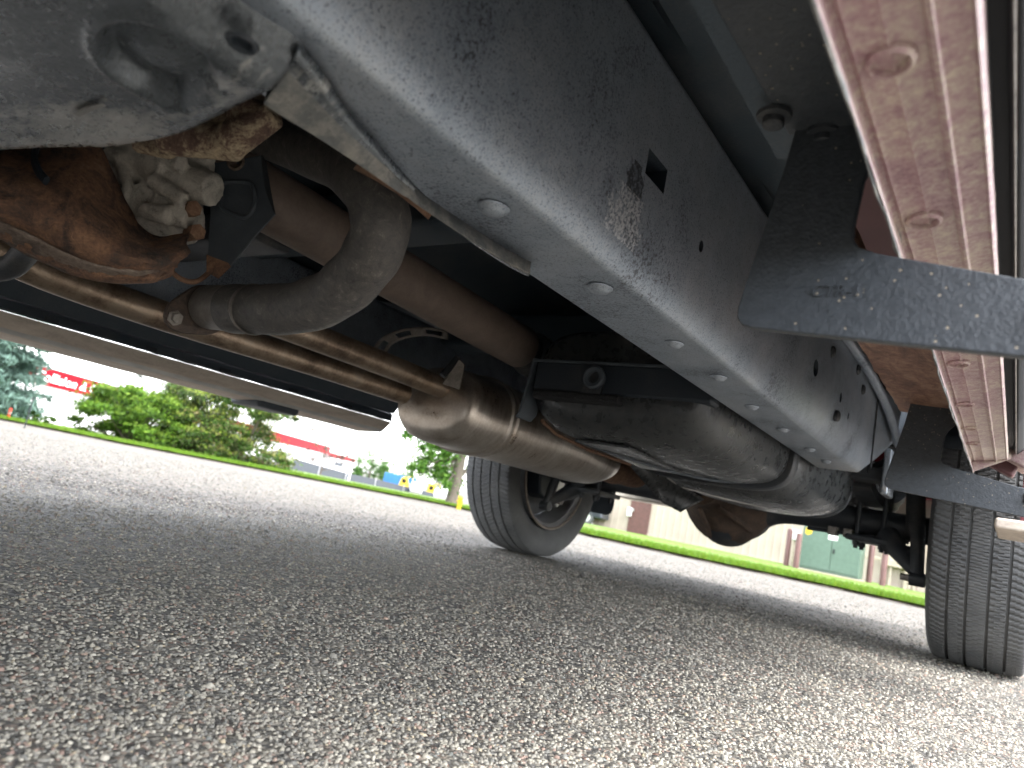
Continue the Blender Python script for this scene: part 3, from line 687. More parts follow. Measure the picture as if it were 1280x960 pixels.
MB().loft([oval(1.765, -.6675, .504, .214, .132, 56, 4.5), oval(1.77, -.6675, .504, .217, .134, 56, 4.5), oval(1.805, -.6675, .504, .217, .134, 56, 4.3), oval(1.81, -.6675, .504, .214, .132, 56, 4.3)]).obj('tank_strap', MT['dark'], tk)
MB().loft([oval(2.385, -.655, .49, .222, .132, 56, 3.2), oval(2.39, -.655, .49, .226, .136, 56, 3.2), oval(2.415, -.655, .49, .222, .132, 56, 3)]).obj('tank_strap', MT['dark'], tk)
for (x, y0, y1) in ((-.86, 1.30, 1.78),):
    MB().tube([(-.858, 1.26, .412), (-.868, 1.34, .397), (-.872, 1.5, .388), (-.87, 1.74, .388)], .0045, 8).obj('tank_seam', MT['orange'], tk)
seam2 = [(x, y, z) for x, y, z in ((-.80, 1.32, .386), (-.72, 1.5, .374), (-.62, 1.7, .375), (-.5, 1.8, .40))]
MB().tube(smooth_path(seam2, 6), .004, 8).obj('tank_seam', MT['plastic'], tk)
MB().prism([(-.78, 1.30, .388), (-.66, 1.30, .386), (-.66, 1.62, .377), (-.78, 1.62, .377)], (0, 0, -.006)).obj('embossed_panel', MT['tank'], tk, bevel=.004)
MB().box((-.85, 1.188, .448), (-.64, 1.212, .470)).obj('foam_pad', dusty_black('foam_black', (.012, .013, .015), (.2, .2, .2), .62, .72, 240, .7, .01), tk, bevel=.008)
for (x0, y0, z0, x1, y1, z1) in ((-.80, 1.95, .362, -.60, 2.12, .352), (-.86, 1.92, .40, -.84, 2.0, .372)):
    MB().tube([(x0, y0, z0), ((x0+x1)/2, (y0+y1)/2, (z0+z1)/2-.0015), (x1, y1, z1)], [.001, .0045, .001], 6).obj('scrape', MT['lite'], tk)
# grey heat shield between muffler and tank
hs_ = [PX(778, 572, -.93), PX(806, 575, -.90), PX(880, 624, -.90), PX(850, 640, -.93), PX(826, 627, -.96)]
MB().add([hs_[0], hs_[1], hs_[2], hs_[3], hs_[4]], [(0, 1, 2, 3, 4)]).obj('tank_heat_shield', MT['tank'], T, solid=.003)
# rear axle
AY, AZ = 2.78, .40
def rx(x):
    d = abs(x+.93); base = .046
    return base+.125*math.exp(-(d/.13)**2.6)+.012*math.exp(-(d/.32)**2)
axl = MB().lathe([(x, rx(x)) for x in np.linspace(-1.72, -.24, 90)], (0, AY, AZ), (1, 0, 0), 36, caps=True).obj('rear_axle', MT['dark'], T, ang=60)
MB().lathe([(-.005, .176), (-.05, .166), (-.10, .138), (-.17, .095), (-.20, .08), (-.28, .062), (-.30, .07), (-.325, .07), (-.33, .04)], (-.93, AY-.02, AZ), (0, 1, -.04), 28).obj('pinion_housing', MT['diff'], axl)
for k in range(6):
    a = k*math.pi/3+.3
    MB().tube([(-.93+.155*math.cos(a), AY-.08, AZ+.155*math.sin(a)), (-.93+.070*math.cos(a), AY-.28, AZ+.070*math.sin(a))], [.014, .008], 8).obj('casting_rib', MT['diff'], axl)
MB().lathe([(.06, .150), (.08, .155), (.095, .155), (.12, .13), (.16, .07), (.165, .001)], (-.93, AY, AZ), (0, 1, 0), 28).obj('diff_cover', MT['dark'], axl)
# spring, plate, shock and mounts at both ends
def rear_susp(sx):
    X = -.975+sx*.555
    ls = MB()
    for k, (y0, y1) in enumerate(((2.12, 3.42), (2.3, 3.25), (2.45, 3.1))):
        pts = [(X, y, AZ+.075-.011*k+.13*((y-AY)/.65)**2) for y in np.linspace(y0, y1, 15)]
        ls.loft([[(X-.032, p[1], p[2]), (X+.032, p[1], p[2]), (X+.032, p[1], p[2]+.009), (X-.032, p[1], p[2]+.009)] for p in pts])
    s = ls.obj('leaf_spring', MT['dark'], T)
    MB().box((X-.07, AY-.10, AZ-.075), (X+.07, AY+.10, AZ-.055)).obj('spring_plate', MT['dark'], s, bevel=.006)
    for dy in (-.06, .06):
        for dx in (-.04, .04):
            MB().tube([(X+dx, AY+dy, AZ-.10), (X+dx, AY+dy, AZ+.11)], .0075, 8).obj('u_bolt', MT['dark'], s)
            MB().lathe([(0, .012), (.014, .012)], (X+dx, AY+dy, AZ-.09), (0, 0, 1), 6, caps=True).obj('nut', MT['dark'], s)
    MB().prism([(X+sx*.09, AY-.05, AZ-.10), (X+sx*.12, AY-.05, AZ-.115), (X+sx*.12, AY-.05, AZ-.06), (X+sx*.02, AY-.05, AZ-.05)], (0, .04, 0)).obj('bump_tab', MT['dark'], s)
    sh = MB().tube([(X+sx*.16, AY-.14, AZ-.155), (X+sx*.15, AY-.12, AZ-.03), (X+sx*.14, AY-.11, AZ), (X+sx*.10, AY-.0, AZ+.36)], [.020, .022, .029, .028], 18).obj('shock_absorber', MT['dark'], T)
    MB().lathe([(-.022, .001), (-.022, .022), (.022, .022), (.022, .001)], (X+sx*.162, AY-.145, AZ-.165), (1, 0, 0), 16).obj('shock_eye', MT['dark'], sh)
    MB().lathe([(-.036, .001), (-.036, .011), (.0, .011)], (X+sx*.15, AY-.145, AZ-.165), (1, 0, 0), 6).obj('shock_bolt', MT['sleeve'], sh)
    MB().tube([(X+sx*.05, AY-.05, AZ-.04), (X+sx*.15, AY-.13, AZ-.14)], [.04, .02], 10).obj('shock_bracket', MT['dark'], sh)
rear_susp(1); rear_susp(-1)
MB().box((-.50, 2.36, .50), (-.33, 2.44, .545)).obj('cable_guide', MT['dark'], T, bevel=.008)
MB().box((-.345, 2.33, .46), (-.325, 2.45, .60)).obj('spring_hanger', MT['chassis'], T, bevel=.006)
MB().tube(smooth_path([(-.46, 2.30, .56), (-.42, 2.36, .53), (-.36, 2.40, .56), (-.34, 2.5, .62)], 5), .010, 10).obj('brake_hose', MT['dark'], T)
MB().tube([(-.30, AY-.06, AZ-.05), (-.62, AY-.07, AZ-.06)], .007, 8).obj('brake_hose', MT['dark'], T)
for x in (-.55, -.50): MB().box((x, AY-.09, AZ-.07), (x+.03, AY-.04, AZ-.04)).obj('hose_clip', MT['sleeve'], T, bevel=.004)

# wheels -------------------------------------------------------------------
TR, TW = .40, .262
def tyre_mesh():
    hw = TW/2; prof = []
    gro = [-.072, -.026, .026, .072]; gw = .0045
    def crown(s): return TR-.012*(abs(s)/hw)**2.5
    ed = [-.118]
    pts = [(-.118, 0, 0)]
    def rib(a, b, ribi):
        for t in (0, .5, 1): pts.append((a+(b-a)*t, 0, ribi))
    b0 = -.112; ribs = [(-.112, gro[0]-gw), (gro[0]+gw, gro[1]-gw), (gro[1]+gw, gro[2]-gw), (gro[2]+gw, gro[3]-gw), (gro[3]+gw, .112)]
    prof = []
    side_in = [(-.085, .262), (-.098, .275), (-.112, .295), (-.128, .325), (-.131, .345), (-.128, .365), (-.122, .380), (-.117, .388)]
    for s, r in side_in: prof.append((s, r, -1))
    for i, (a, b) in enumerate(ribs):
        if i: prof.append((a-.001, crown(a)-.007, -1))
        for t in (0, .34, .67, 1.0): prof.append((a+(b-a)*t, crown(a+(b-a)*t), i))
        if i < 4: prof.append((b+.001, crown(b)-.007, -1))
    for s, r in side_in[::-1]: prof.append((-s, r, -1))
    NS = 130; SUB = 5; n = NS*SUB; vs = []; m = len(prof)
    for i in range(n):
        for s, r, k in prof:
            th = 2*math.pi*i/n
            if k >= 0:
                ph = (i+int(round((s*90 if k in (0, 4) else s*150*(1 if k % 2 else -1))))+k*2) % SUB
                if ph == 0: r -= .006
            vs.append((s, r*math.sin(th), r*math.cos(th)))
    fs = [(i*m+j, i*m+j+1, ((i+1) % n)*m+j+1, ((i+1) % n)*m+j) for i in range(n) for j in range(m-1)]
    return MB().add(vs, fs)
tyre0 = None
def wheel(x, y, inner):     # inner = direction (+1/-1) towards the truck's middle
    global tyre0
    wr = bpy.data.objects.new('wheel', None); link(wr, T); wr.location = (x, y, TR); wr.rotation_euler = (RNG.uniform(0, 6), 0, 0)
    if tyre0 is None: t = tyre0 = tyre_mesh().obj('tyre', MT['rubber'], wr, ang=30)
    else: t = dup(tyre0, wr)
    i = inner
    MB().lathe([(i*.118, .258), (i*.122, .266), (i*.116, .268), (i*.108, .258), (i*.10, .243), (i*.02, .232), (-i*.06, .225), (-i*.075, .20)], (0, 0, 0), (1, 0, 0), 48).obj('rim', MT['rim'], wr)
    MB().lathe([(i*.1165, .257), (i*.1235, .263), (i*.121, .2695), (i*.113, .269)], (0, 0, 0), (1, 0, 0), 48).obj('rim_edge', MT['rimrust'], wr)
    for k in range(5):
        sp_ = MB(); a = k*2*math.pi/5
        for da in (-.16, .16):
            c0 = Vector((-i*.08, math.sin(a)*.06, math.cos(a)*.06)); c1 = Vector((-i*.065, math.sin(a+da)*.225, math.cos(a+da)*.225))
            sp_.tube([c0, c1], [.022, .026], 6)
        sp_.obj('spoke', MT['rim'], wr)
    sp_ = MB(); sp_.lathe([(-i*.10, .07), (-i*.06, .075), (-i*.05, .001)], (0, 0, 0), (1, 0, 0), 24)
    sp_.obj('hub', MT['rim'], wr)
    MB().lathe([(-i*.02, .218), (i*.005, .218), (i*.005, .06), (-i*.02, .06)], (0, 0, 0), (1, 0, 0), 40).obj('brake_disc', MT['dark'], wr)
    return wr
XL, XR = -1.865, -.09
w1 = wheel(XL, AY, 1); w2 = wheel(XR, AY, -1)
w3 = wheel(XL, AY-3.57, 1); w4 = wheel(XR, AY-3.57, -1)
# brake knuckle and caliper inside the far rear wheel
kn = MB().prism([(-1.80, AY-.02, .42), (-1.80, AY-.02, .27), (-1.80, AY+.05, .235), (-1.80, AY+.09, .27), (-1.80, AY+.08, .36), (-1.80, AY+.14, .42), (-1.80, AY+.05, .47)], (.05, 0, 0)).obj('knuckle', MT['rim'], axl, bevel=.008)
MB().lathe([(0, .017), (.012, .017), (.012, .008), (.0, .007)], (-1.75, AY+.055, .27), (1, 0, 0), 16).obj('bolt', MT['sleeve'], kn)
MB().prism([(-1.84, AY-.13, .55), (-1.84, AY-.17, .40), (-1.84, AY-.13, .28), (-1.84, AY-.06, .26), (-1.84, AY-.04, .52)], (.10, 0, 0)).obj('brake_caliper', MT['under'], axl, bevel=.012)
MB().tube(smooth_path([(-1.76, AY+.06, .36), (-1.70, AY+.02, .395), (-1.6, AY-.05, .40), (-1.45, AY-.06, .42)], 5), .010, 10).obj('brake_line', MT['sleeve'], axl)
# spare tyre slung under the bed
spw = bpy.data.objects.new('spare_wheel', None); link(spw, T); spw.location = (-.84, 3.40, .555); spw.rotation_euler = (0, R(90), 0)
dup(tyre0, spw)
MB().lathe([(.09, .26), (.05, .24), (-.03, .22), (-.05, .10), (-.05, .001)], (0, 0, 0), (1, 0, 0), 40).obj('rim', MT['rim'], spw)
# mud flaps
for X0 in (-1.93, -.29):
    pts = [(X0, 3.20, .62), (X0+.27, 3.20, .62), (X0+.27, 3.21, .290)]+[(X0+.27-.04+.04*math.cos(a), 3.21, .290-.04*math.sin(a)) for a in (.4, .8, 1.2, 1.57)]+[(X0+.04-.04*math.sin(a), 3.21, .290-.04*math.cos(a)) for a in (0, .4, .8, 1.2, 1.57)]
    MB().prism(pts, (0, .006, 0)).obj('mud_flap', MT['plastic'], T, bevel=.002)

# rockers, steps and body ----------------------------------------------------
KX = lambda px: PZ(px, 0, 1+CH).x
def rs(prof): return [(KX(p)*(z-CH), z) for p, z in prof]     # rocker profile read off the photo's top row
def strip(prof, y0, y1, name, mat, parent, n=40, wob=0, **k):
    rows = []
    for i in range(n+1):
        y = y0+(y1-y0)*i/n
        rows.append([(x+RNG.normal(0, wob), y, z+RNG.normal(0, wob)) for x, z in prof])
    return MB().grid(rows).obj(name, mat, parent, **k)
RY0, RY1 = -.35, 1.60
rk = strip(rs([(1019, .453), (1022, .454), (1025, .471), (1031, .4750), (1040, .4768), (1046, .4752), (1053, .4770), (1092, .4788), (1098, .4772), (1105, .4792), (1150, .4818), (1156, .4790), (1163, .4788), (1169, .4822), (1214, .486), (1220, .4845), (1226, .4865), (1231, .496)]), RY0, RY1, 'rocker_panel', MT['rocker'], T, 60, .0001, ang=45)
rk['label'] = 'dusty maroon rocker panel with oval plugs'
strip(rs([(1014, .4515), (1016, .4535), (1017, .470), (1021, .4745), (1029, .4755)]), RY0, RY1, 'pinch_weld', MT['dustlip'], rk, 70, .0007, ang=60, solid=.0012)
strip(rs([(1231, .496), (1234, .506), (1260, .508), (1266, .500)]), RY0, RY1+.02, 'door_seal', MT['trim'], rk, 10, solid=.001)
strip(rs([(1266, .499), (1268, .4975), (1271, .4985)]), RY0, RY1+.02, 'seal_edge', MT['sleeve'], rk, 6)
strip(rs([(1273, .499), (1280, .500), (1300, .506), (1330, .520)]), RY0, RY1+.02, 'door_bottom', MT['trim'], rk, 6, solid=.001)
MB().prism([(-.083, RY1, .455), (-.024, RY1, .488), (-.03, RY1, .60), (-.13, RY1, .60)], (0, .004, 0)).obj('rocker_end', MT['rocker'], rk)
# plugs seated on the underside
fn = Vector((.10, 0, -1)).normalized()
for (x, y) in ((1113, 72), (1155, 272), (1198, 452), (1206, 503), (1211, 533), (1215, 552)):
    p = PZ(x, y, .4795)
    pl_ = MB().lathe([(-.001, .0122), (.0035, .0114), (.0048, .0096), (.002, .0084), (-.005, .0078), (-.0045, .0055), (-.002, .0050), (-.0018, .0001)], p, fn, 26).obj('plug', MT['rocker'], rk)
# inner sill behind the pinch weld
si = strip([(-.083, .477), (-.087, .53), (-.097, .556), (-.19, .562), (-.202, .60), (-.205, .745)], RY0, .56, 'inner_sill', MT['undercoat'], T, 30, .0005, ang=50)
si2 = strip([(-.083, .477), (-.088, .53), (-.10, .552), (-.215, .562), (-.225, .60), (-.23, .745)], .95, RY1, 'inner_sill', MT['sill'], T, 30, .0008, ang=50)
strip([(-.083, .477), (-.088, .53), (-.10, .552), (-.150, .560), (-.165, .60), (-.17, .745)], .56, .95, 'inner_sill', MT['darkmaroon'], T, 12, .0005, ang=50)
# far rocker and running board
fr = strip([(-1.862, .4245), (-1.866, .424), (-1.868, .447), (-1.872, .45), (-1.92, .47), (-1.95, .52)], -.8, 1.78, 'rocker_panel', MT['undercoat'], T, 60, .0004, ang=45, solid=.002)
strip([(-1.861, .4235), (-1.8655, .4232), (-1.8658, .4262), (-1.861, .4265)], -.8, 1.78, 'pinch_weld', MT['lite'], fr, 50, .0005)
for y in (.62, .86, 1.08, 1.32, 1.55):
    MB().box((-1.863, y, .4265), (-1.859, y+.03, .437), ).obj('drain_notch', MT['under'], fr)
strip([(-1.855, .50), (-1.83, .52), (-1.80, .60), (-1.80, .745)], -.8, 1.78, 'inner_sill', MT['under'], T, 20)
strip([(-1.862, .452), (-1.850, .47), (-1.84, .50)], -.8, 1.78, 'sill_flange', MT['undercoat'], fr, 60, .001)
rbd = strip([(-1.885, .4222), (-1.915, .392), (-1.935, .381), (-2.06, .372), (-2.075, .378), (-2.08, .395), (-2.07, .418), (-1.94, .430), (-1.885, .4222)], -.5, 1.80, 'running_board', MT['boardm'], T, 40, .0004, ang=40)
rbd['label'] = 'dust covered running board on the far side'
MB().prism([(-1.925, 1.80, .402), (-1.935, 1.80, .381), (-2.06, 1.80, .372), (-2.08, 1.80, .395), (-2.07, 1.80, .418), (-1.94, 1.80, .422)], (0, .004, 0)).obj('end_cap', MT['alum'], rbd)
strip([(-1.917, .3925), (-1.9235, .385), (-1.933, .3795)], -.5, 1.80, 'board_edge', MT['lite'], rbd, 20)
MB().box((-2.09, 1.27, .360), (-1.93, 1.43, .425)).obj('step_pad', MT['plastic'], rbd, bevel=.012)
# side-step brackets on the near side
def step_bracket(Y, pts_, plate=True):
    m = MB().prism(pts_, (0, .008, 0))
    o = m.obj('step_bracket', MT['bracket'], T, bevel=.0018)
    return o
def rc(c, r, a0, a1, Y, n=6): return [(c[0]+r*math.cos(R(a0+(a1-a0)*k/n)), Y, c[1]+r*math.sin(R(a0+(a1-a0)*k/n))) for k in range(n+1)]
def br_outline(Y, s=1.0):
    p = [(.10, Y, .405), (.10, Y, .475), (-.01, Y, .481)]
    p += rc((-.123, .521), .016, -95, -180, Y)[:1] and []
    p += [(-.118, Y, .5085)]+[(-.1365+.0015, Y, .516), (-.141, Y, .525), (-.141, Y, .54)]
    p += [(-.137, Y, .585), (-.132, Y, .597), (-.122, Y, .612), (-.122, Y, .66), (-.205, Y, .66), (-.212, Y, .606)]
    p += [(-.2385, Y, .458), (-.2375, Y, .447), (-.231, Y, .440), (-.222, Y, .437)]
    k_ = .77
    return [(a*k_, b, CH+(c-CH)*k_) for a, b, c in p]
B1Y = .50
b1 = step_bracket(B1Y, br_outline(B1Y)); b1['label'] = 'nearer black step bracket with cast lettering'
B2Y = 1.50
b2 = step_bracket(B2Y, [(a*1.18, B2Y, c+.0) for a, _, c in br_outline(B2Y)])
# mounting plates with bolts
mp = MB().prism([(-.175, .26, .5545), (-.10, .26, .551), (-.095, .506, .551), (-.165, .506, .5545)], (0, 0, -.005)).obj('mounting_plate', MT['bracket'], b1, bevel=.0015)
for (x, y) in ((968, 143), (1030, 165)):
    p = PZ(x, y, .548)
    MB().lathe([(.0, .013), (-.003, .0125), (-.004, .008), (-.009, .008), (-.010, .007), (-.0102, .0001)], p, (0, 0, 1), 18).obj('bolt', MT['dark'], b1, ang=25)
p = PZ(990, 97, .556)
MB().lathe([(.0, .014), (-.004, .013), (-.004, .010), (.003, .007), (.003, .0001)], p, (0, 0, 1), 20).obj('floor_plug', MT['undercoat'], T)
def text_mesh(name, body, size, mat, parent, mtx, ext=.001, offs=0.0, align='LEFT', shear=0):
    cu = bpy.data.curves.new(name, 'FONT'); cu.body = body; cu.size = size; cu.extrude = ext; cu.offset = offs; cu.align_x = align; cu.shear = shear
    o = bpy.data.objects.new(name, cu); COL.objects.link(o)
    dg = bpy.context.evaluated_depsgraph_get(); dg.update()
    me = bpy.data.meshes.new_from_object(o.evaluated_get(dg)); bpy.data.objects.remove(o); bpy.data.curves.remove(cu)
    me.transform(mtx); me.materials.clear(); me.materials.append(mat)
    return link(bpy.data.objects.new(name, me), parent)
tp_ = PY(1013, 371, B1Y)
text_mesh('cast_lettering', 'CTR-1', .0120, MT['bracket'], b1, Matrix.Translation(tp_+Vector((0, -.0004, 0))) @ Matrix.Rotation(R(90), 4, 'X'), .0012, 0.0, shear=.12)
# rear corner of the cab / bed side seen past the rocker
MB().prism([(-.10, 1.66, .50), (-.02, 1.66, .46), (.02, 1.66, .60), (-.10, 1.66, .62)], (0, .03, 0)).obj('bed_corner', MT['darkmaroon'], T, bevel=.006)
MB().prism([(-.055, 1.62, .50), (.0, 1.60, .47), (.0, 1.60, .53), (-.03, 1.62, .55)], (0, .22, .02)).obj('bed_lower_edge', MT['rocker'], T, bevel=.006)
MB().box((-.045, 1.70, .362), (.10, 2.0, .384)).obj('step_end', MT['boardm'], T, bevel=.006)
for Y_, zz_ in ((B1Y, .40), (B2Y, .405)):
    MB().lathe([(-.012, .0001), (-.012, .010), (-.004, .0105), (-.003, .015), (.0, .015)], (.012, Y_, zz_), (0, 1, 0), 6).obj('bracket_bolt', MT['trim'], T, ang=20)
# body shell
def side(x, th):
    arch = lambda yc: [(x, yc+.47*math.cos(a), .42+.47*math.sin(a)) for a in np.linspace(0, math.pi, 14)]
    out = [(x, 3.95, .62), (x, AY+.47, .55)]+arch(AY)+[(x, AY-.47, .55), (x, 1.66, .56), (x, RY0, .56), (x, AY-3.57+.47, .55)]+arch(AY-3.57)+[(x, AY-3.57-.47, .5), (x, -1.72, .5), (x, -1.74, 1.0), (x, -1.6, 1.12), (x, 3.97, 1.22)]
    return MB().prism(out, (th, 0, 0)).obj('body_side', MT['paint'], T)
side(-.005, .035); side(-1.985, .035)
MB().box((-1.95, 1.74, .86), (0, 3.95, .90)).obj('bed_floor', MT['under'], T)
for y in (1.9, 2.35, 3.15, 3.6):
    MB().box((-1.90, y, .81), (-.05, y+.08, .862)).obj('bed_crossmember', MT['under'], T, bevel=.008)
MB().box((-1.95, 1.70, .74), (0, 1.735, 1.25)).obj('cab_rear_wall', MT['undercoat'], T)
MB().box((-1.95, 3.945, .62), (0, 3.99, 1.22)).obj('tailgate', MT['paint'], T, bevel=.01)
MB().loft([oval(4.02, -.975, .57, .98, .10, 40, 6), oval(4.12, -.975, .57, .96, .10, 40, 5), oval(4.16, -.975, .57, .90, .08, 40, 4)]).obj('rear_bumper', MT['chrome'], T)
bb_ = PY(772, 626, 3.55)
MB().box((-1.86, 3.60, .365), (-1.54, 3.78, .408)).obj('rear_valance', MT['chrome'], T, bevel=.01)
MB().box((-1.95, -1.74, .50), (0, -1.66, .95)).obj('front_panel', MT['paint'], T, bevel=.02)
MB().box((-1.97, -1.66, 1.06), (.02, -.55, 1.13)).obj('hood', MT['paint'], T, bevel=.03)
MB().box((-1.6, -1.5, .55), (-.35, -.35, .95)).obj('engine_block', MT['dark'], T, bevel=.04)
MB().loft([oval(-1.78, -.975, .56, .98, .12, 40, 6), oval(-1.90, -.975, .56, .93, .11, 40, 5)]).obj('front_bumper', MT['chrome'], T)
for yc in (AY, AY-3.57):
    for x0, x1 in ((-1.98, -1.66), (-.29, .02)):
        MB().grid([[(x, yc+.49*math.cos(a), .42+.46*math.sin(a)) for a in np.linspace(.45, math.pi-.45, 16)] for x in (x0, x1)]).obj('wheel_liner', MT['under'], T, solid=.004)
ca = [(-.0, -.55, 1.12), (0, .05, 1.72), (0, .35, 1.80), (0, 1.35, 1.80), (0, 1.72, 1.20)]
cab = MB().loft([[(x if abs(x+.975) > .5 else x, y, z) for _, y, z in ca] for x in (-1.95, 0)], True, True).obj('cab_roof', MT['paint'], T, bevel=.04)
for x in (.004, -1.958):
    MB().prism([(x, -.30, 1.24), (x, .12, 1.66), (x, .62, 1.70), (x, .62, 1.24)], (.004, 0, 0)).obj('side_window', MT['glass'], T)
    MB().prism([(x, .70, 1.24), (x, .70, 1.70), (x, 1.28, 1.70), (x, 1.55, 1.24)], (.004, 0, 0)).obj('side_window', MT['glass'], T)
    MB().box((x-.004 if x > -1 else x-.022, .30, 1.02), (x+.03 if x > -1 else x+.008, .48, 1.05)).obj('door_handle', MT['trim'], T, bevel=.006)

# ------------------------------------------------------------------ beyond the truck
def quads(P, N_, size, C, name, mat, parent=None, asp=.6):
    n = len(P); t = RNG.normal(size=(n, 3)); t /= np.linalg.norm(t, axis=1)[:, None]
    if N_ is not None: t = t*.7+N_; t /= np.linalg.norm(t, axis=1)[:, None]
    u = np.cross(t, RNG.normal(size=(n, 3))); u /= np.linalg.norm(u, axis=1)[:, None]
    s_ = (size*RNG.uniform(.6, 1.4, n))[:, None]
    V = np.stack([P-t*s_, P+u*s_*asp*.5, P+t*s_, P-u*s_*asp*.5], 1).reshape(-1, 3)
    return vcol_mesh(name, V, np.arange(4*n).reshape(n, 4), np.repeat(C, 4, 0), mat, parent)
def clumps(centers, radii, per, flat=.6):
    P = []
    for c, r in zip(centers, radii):
        d = RNG.normal(size=(per, 3)); d /= np.linalg.norm(d, axis=1)[:, None]
        k = np.minimum(1.5, np.abs(RNG.normal(0, .62, per)))
        P.append(np.array(c)+d*(k*r)[:, None]*np.array((1, 1, flat)))
    return np.concatenate(P)
def colour(cols, n, p=None):
    c = np.array(cols)[RNG.choice(len(cols), n, p=p)]; return c*RNG.uniform(.7, 1.3, (n, 1))
def trunk(base, h, r, parent, bend=.2, limbs=6, name='trunk', spread=.5, lo=.35):
    m = MB(); pts = [Vector((RNG.normal(0, bend*.15)*k, RNG.normal(0, bend*.15)*k, h*k)) for k in np.linspace(0, 1, 7)]
    pts[0] = Vector((0, 0, -.1))
    m.tube(smooth_path([base+p for p in pts], 3), [r*(1.35 if i == 0 else 1.0)*(1-.75*i/18) for i in range(19)], 10)
    for k in range(limbs):
        t = lo+(.95-lo)*k/max(1, limbs-1); p0 = base+pts[min(6, int(t*6))]; a = RNG.uniform(0, 6.28); ln = h*spread*RNG.uniform(.6, 1.1)
        p1 = p0+Vector((math.cos(a)*ln, math.sin(a)*ln, ln*RNG.uniform(.3, .9)))
        m.tube([p0, p0.lerp(p1, .5)+Vector((0, 0, -.05*ln)), p1], [r*.45, r*.3, r*.08], 7)
    return m.obj(name, MT['bark'], parent)
# blue spruce
b = GP(-66, 25.5); t = empty('spruce_tree', b, 'blue-green spruce at the far left edge of the lot', 'tree'); t.scale = (1.42, 1.42, 1.42)
t.location = b; O = Vector((0, 0, 0))
MB().tube([(0, 0, -.1), (0, 0, 6)], [.13, .02], 10).obj('trunk', MT['bark'], t)
P = []; C = []
for i in range(420):
    z = .38+5.6*RNG.random()**1.25; L_ = 1.95*(1-z/6.2)**.8*RNG.uniform(.75, 1.08); a = RNG.uniform(0, 6.28)
    n = int(190*L_/1.5)+25; u = RNG.random(n)**.7; side_ = RNG.normal(0, .17, n)*(1.1-u*.6)
    x = u*L_; zz = z-.28*x+.10*x*x+RNG.normal(0, .05, n)-np.abs(side_)*.3
    P.append(np.c_[np.cos(a)*x-np.sin(a)*side_, np.sin(a)*x+np.cos(a)*side_, zz])
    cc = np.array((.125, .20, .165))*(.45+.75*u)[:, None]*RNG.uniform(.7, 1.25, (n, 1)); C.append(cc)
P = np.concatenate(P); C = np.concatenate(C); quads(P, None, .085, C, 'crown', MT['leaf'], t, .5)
# shrubs
def shrub(name, px, d, w_, h, label, cols, n=70, per=260, leaf=.05, tipcol=None, cat='shrub', group=None, droop=0):
    b = GP(px, d); t = empty(name, b, label, cat, group); m = MB(); w_ *= d/17.5 if d > 24.2 else 1; h *= d/17.5 if d > 24.2 else 1; leaf *= 1.25
    cs, rs_ = [], []
    for i in range(n):
        a = RNG.uniform(0, 6.28); k = RNG.random()**.5; z = h*RNG.uniform(.02, .88); lim = w_*.5*math.sqrt(max(.05, 1-((z-h*.35)/(h*.68))**2))
        c = Vector((math.cos(a)*lim*k, math.sin(a)*lim*k, z)); cs.append(c); rs_.append(w_*RNG.uniform(.08, .15))
        if i % 3 == 0: m.tube([Vector((c.x*.1, c.y*.1, -.05)), c*.55+Vector((0, 0, -.05)), c], [.03, .02, .006], 6)
    m.obj('stem', MT['bark'], t)
    P = clumps(cs, rs_, per, .55); C = colour(cols, len(P))
    ci = np.repeat(np.array([RNG.uniform(.65, 1.3) for _ in cs]), per); C = C*ci[:, None]
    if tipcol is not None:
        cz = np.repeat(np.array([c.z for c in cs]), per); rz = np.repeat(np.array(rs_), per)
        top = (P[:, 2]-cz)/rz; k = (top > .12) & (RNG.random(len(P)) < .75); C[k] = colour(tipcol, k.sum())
    quads(P, None, leaf, C, 'foliage', MT['leaf'], t)
    return t
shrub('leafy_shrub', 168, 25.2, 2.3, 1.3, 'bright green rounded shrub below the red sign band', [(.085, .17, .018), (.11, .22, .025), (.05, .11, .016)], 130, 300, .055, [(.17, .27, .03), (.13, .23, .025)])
shrub('conifer_sapling', 197, 27.5, 1.5, 2.55, 'thin grey-blue conifer rising behind the shrubs', [(.09, .13, .11), (.12, .12, .11), (.07, .10, .08)], 40, 120, .05)
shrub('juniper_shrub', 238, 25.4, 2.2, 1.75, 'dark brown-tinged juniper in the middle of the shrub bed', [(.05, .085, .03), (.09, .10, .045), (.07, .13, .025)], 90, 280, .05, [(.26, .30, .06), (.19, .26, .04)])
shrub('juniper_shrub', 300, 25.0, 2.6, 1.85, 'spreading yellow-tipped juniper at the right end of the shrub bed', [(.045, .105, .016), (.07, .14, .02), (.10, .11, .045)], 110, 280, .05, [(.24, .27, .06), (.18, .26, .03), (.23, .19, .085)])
shrub('low_plant', 66, 24, .5, .32, 'small green plant between the spruce and the shrubs', [(.06, .12, .02)], 10, 60, .04)
shrub('low_plant', 49, 24, .45, .36, 'tiny green plant right beside the thin marker pole', [(.06, .12, .02)], 10, 60, .04)
# marker stakes
b = GP(17, 23.5); MBx = MB().tube([b-Vector((0, 0, .1)), b+Vector((0, 0, .32))], .035, 8).obj('marker_stake', MT['orangef']); tag(MBx, 'short red marker stake under the spruce', 'stake')
b = GP(40, 16.2); o_ = MB().tube([b-Vector((0, 0, .1)), b+Vector((.0, 0, .62))], .012, 8).obj('marker_pole', MT['trim']); tag(o_, 'thin black pole in the grass beside the spruce', 'pole')
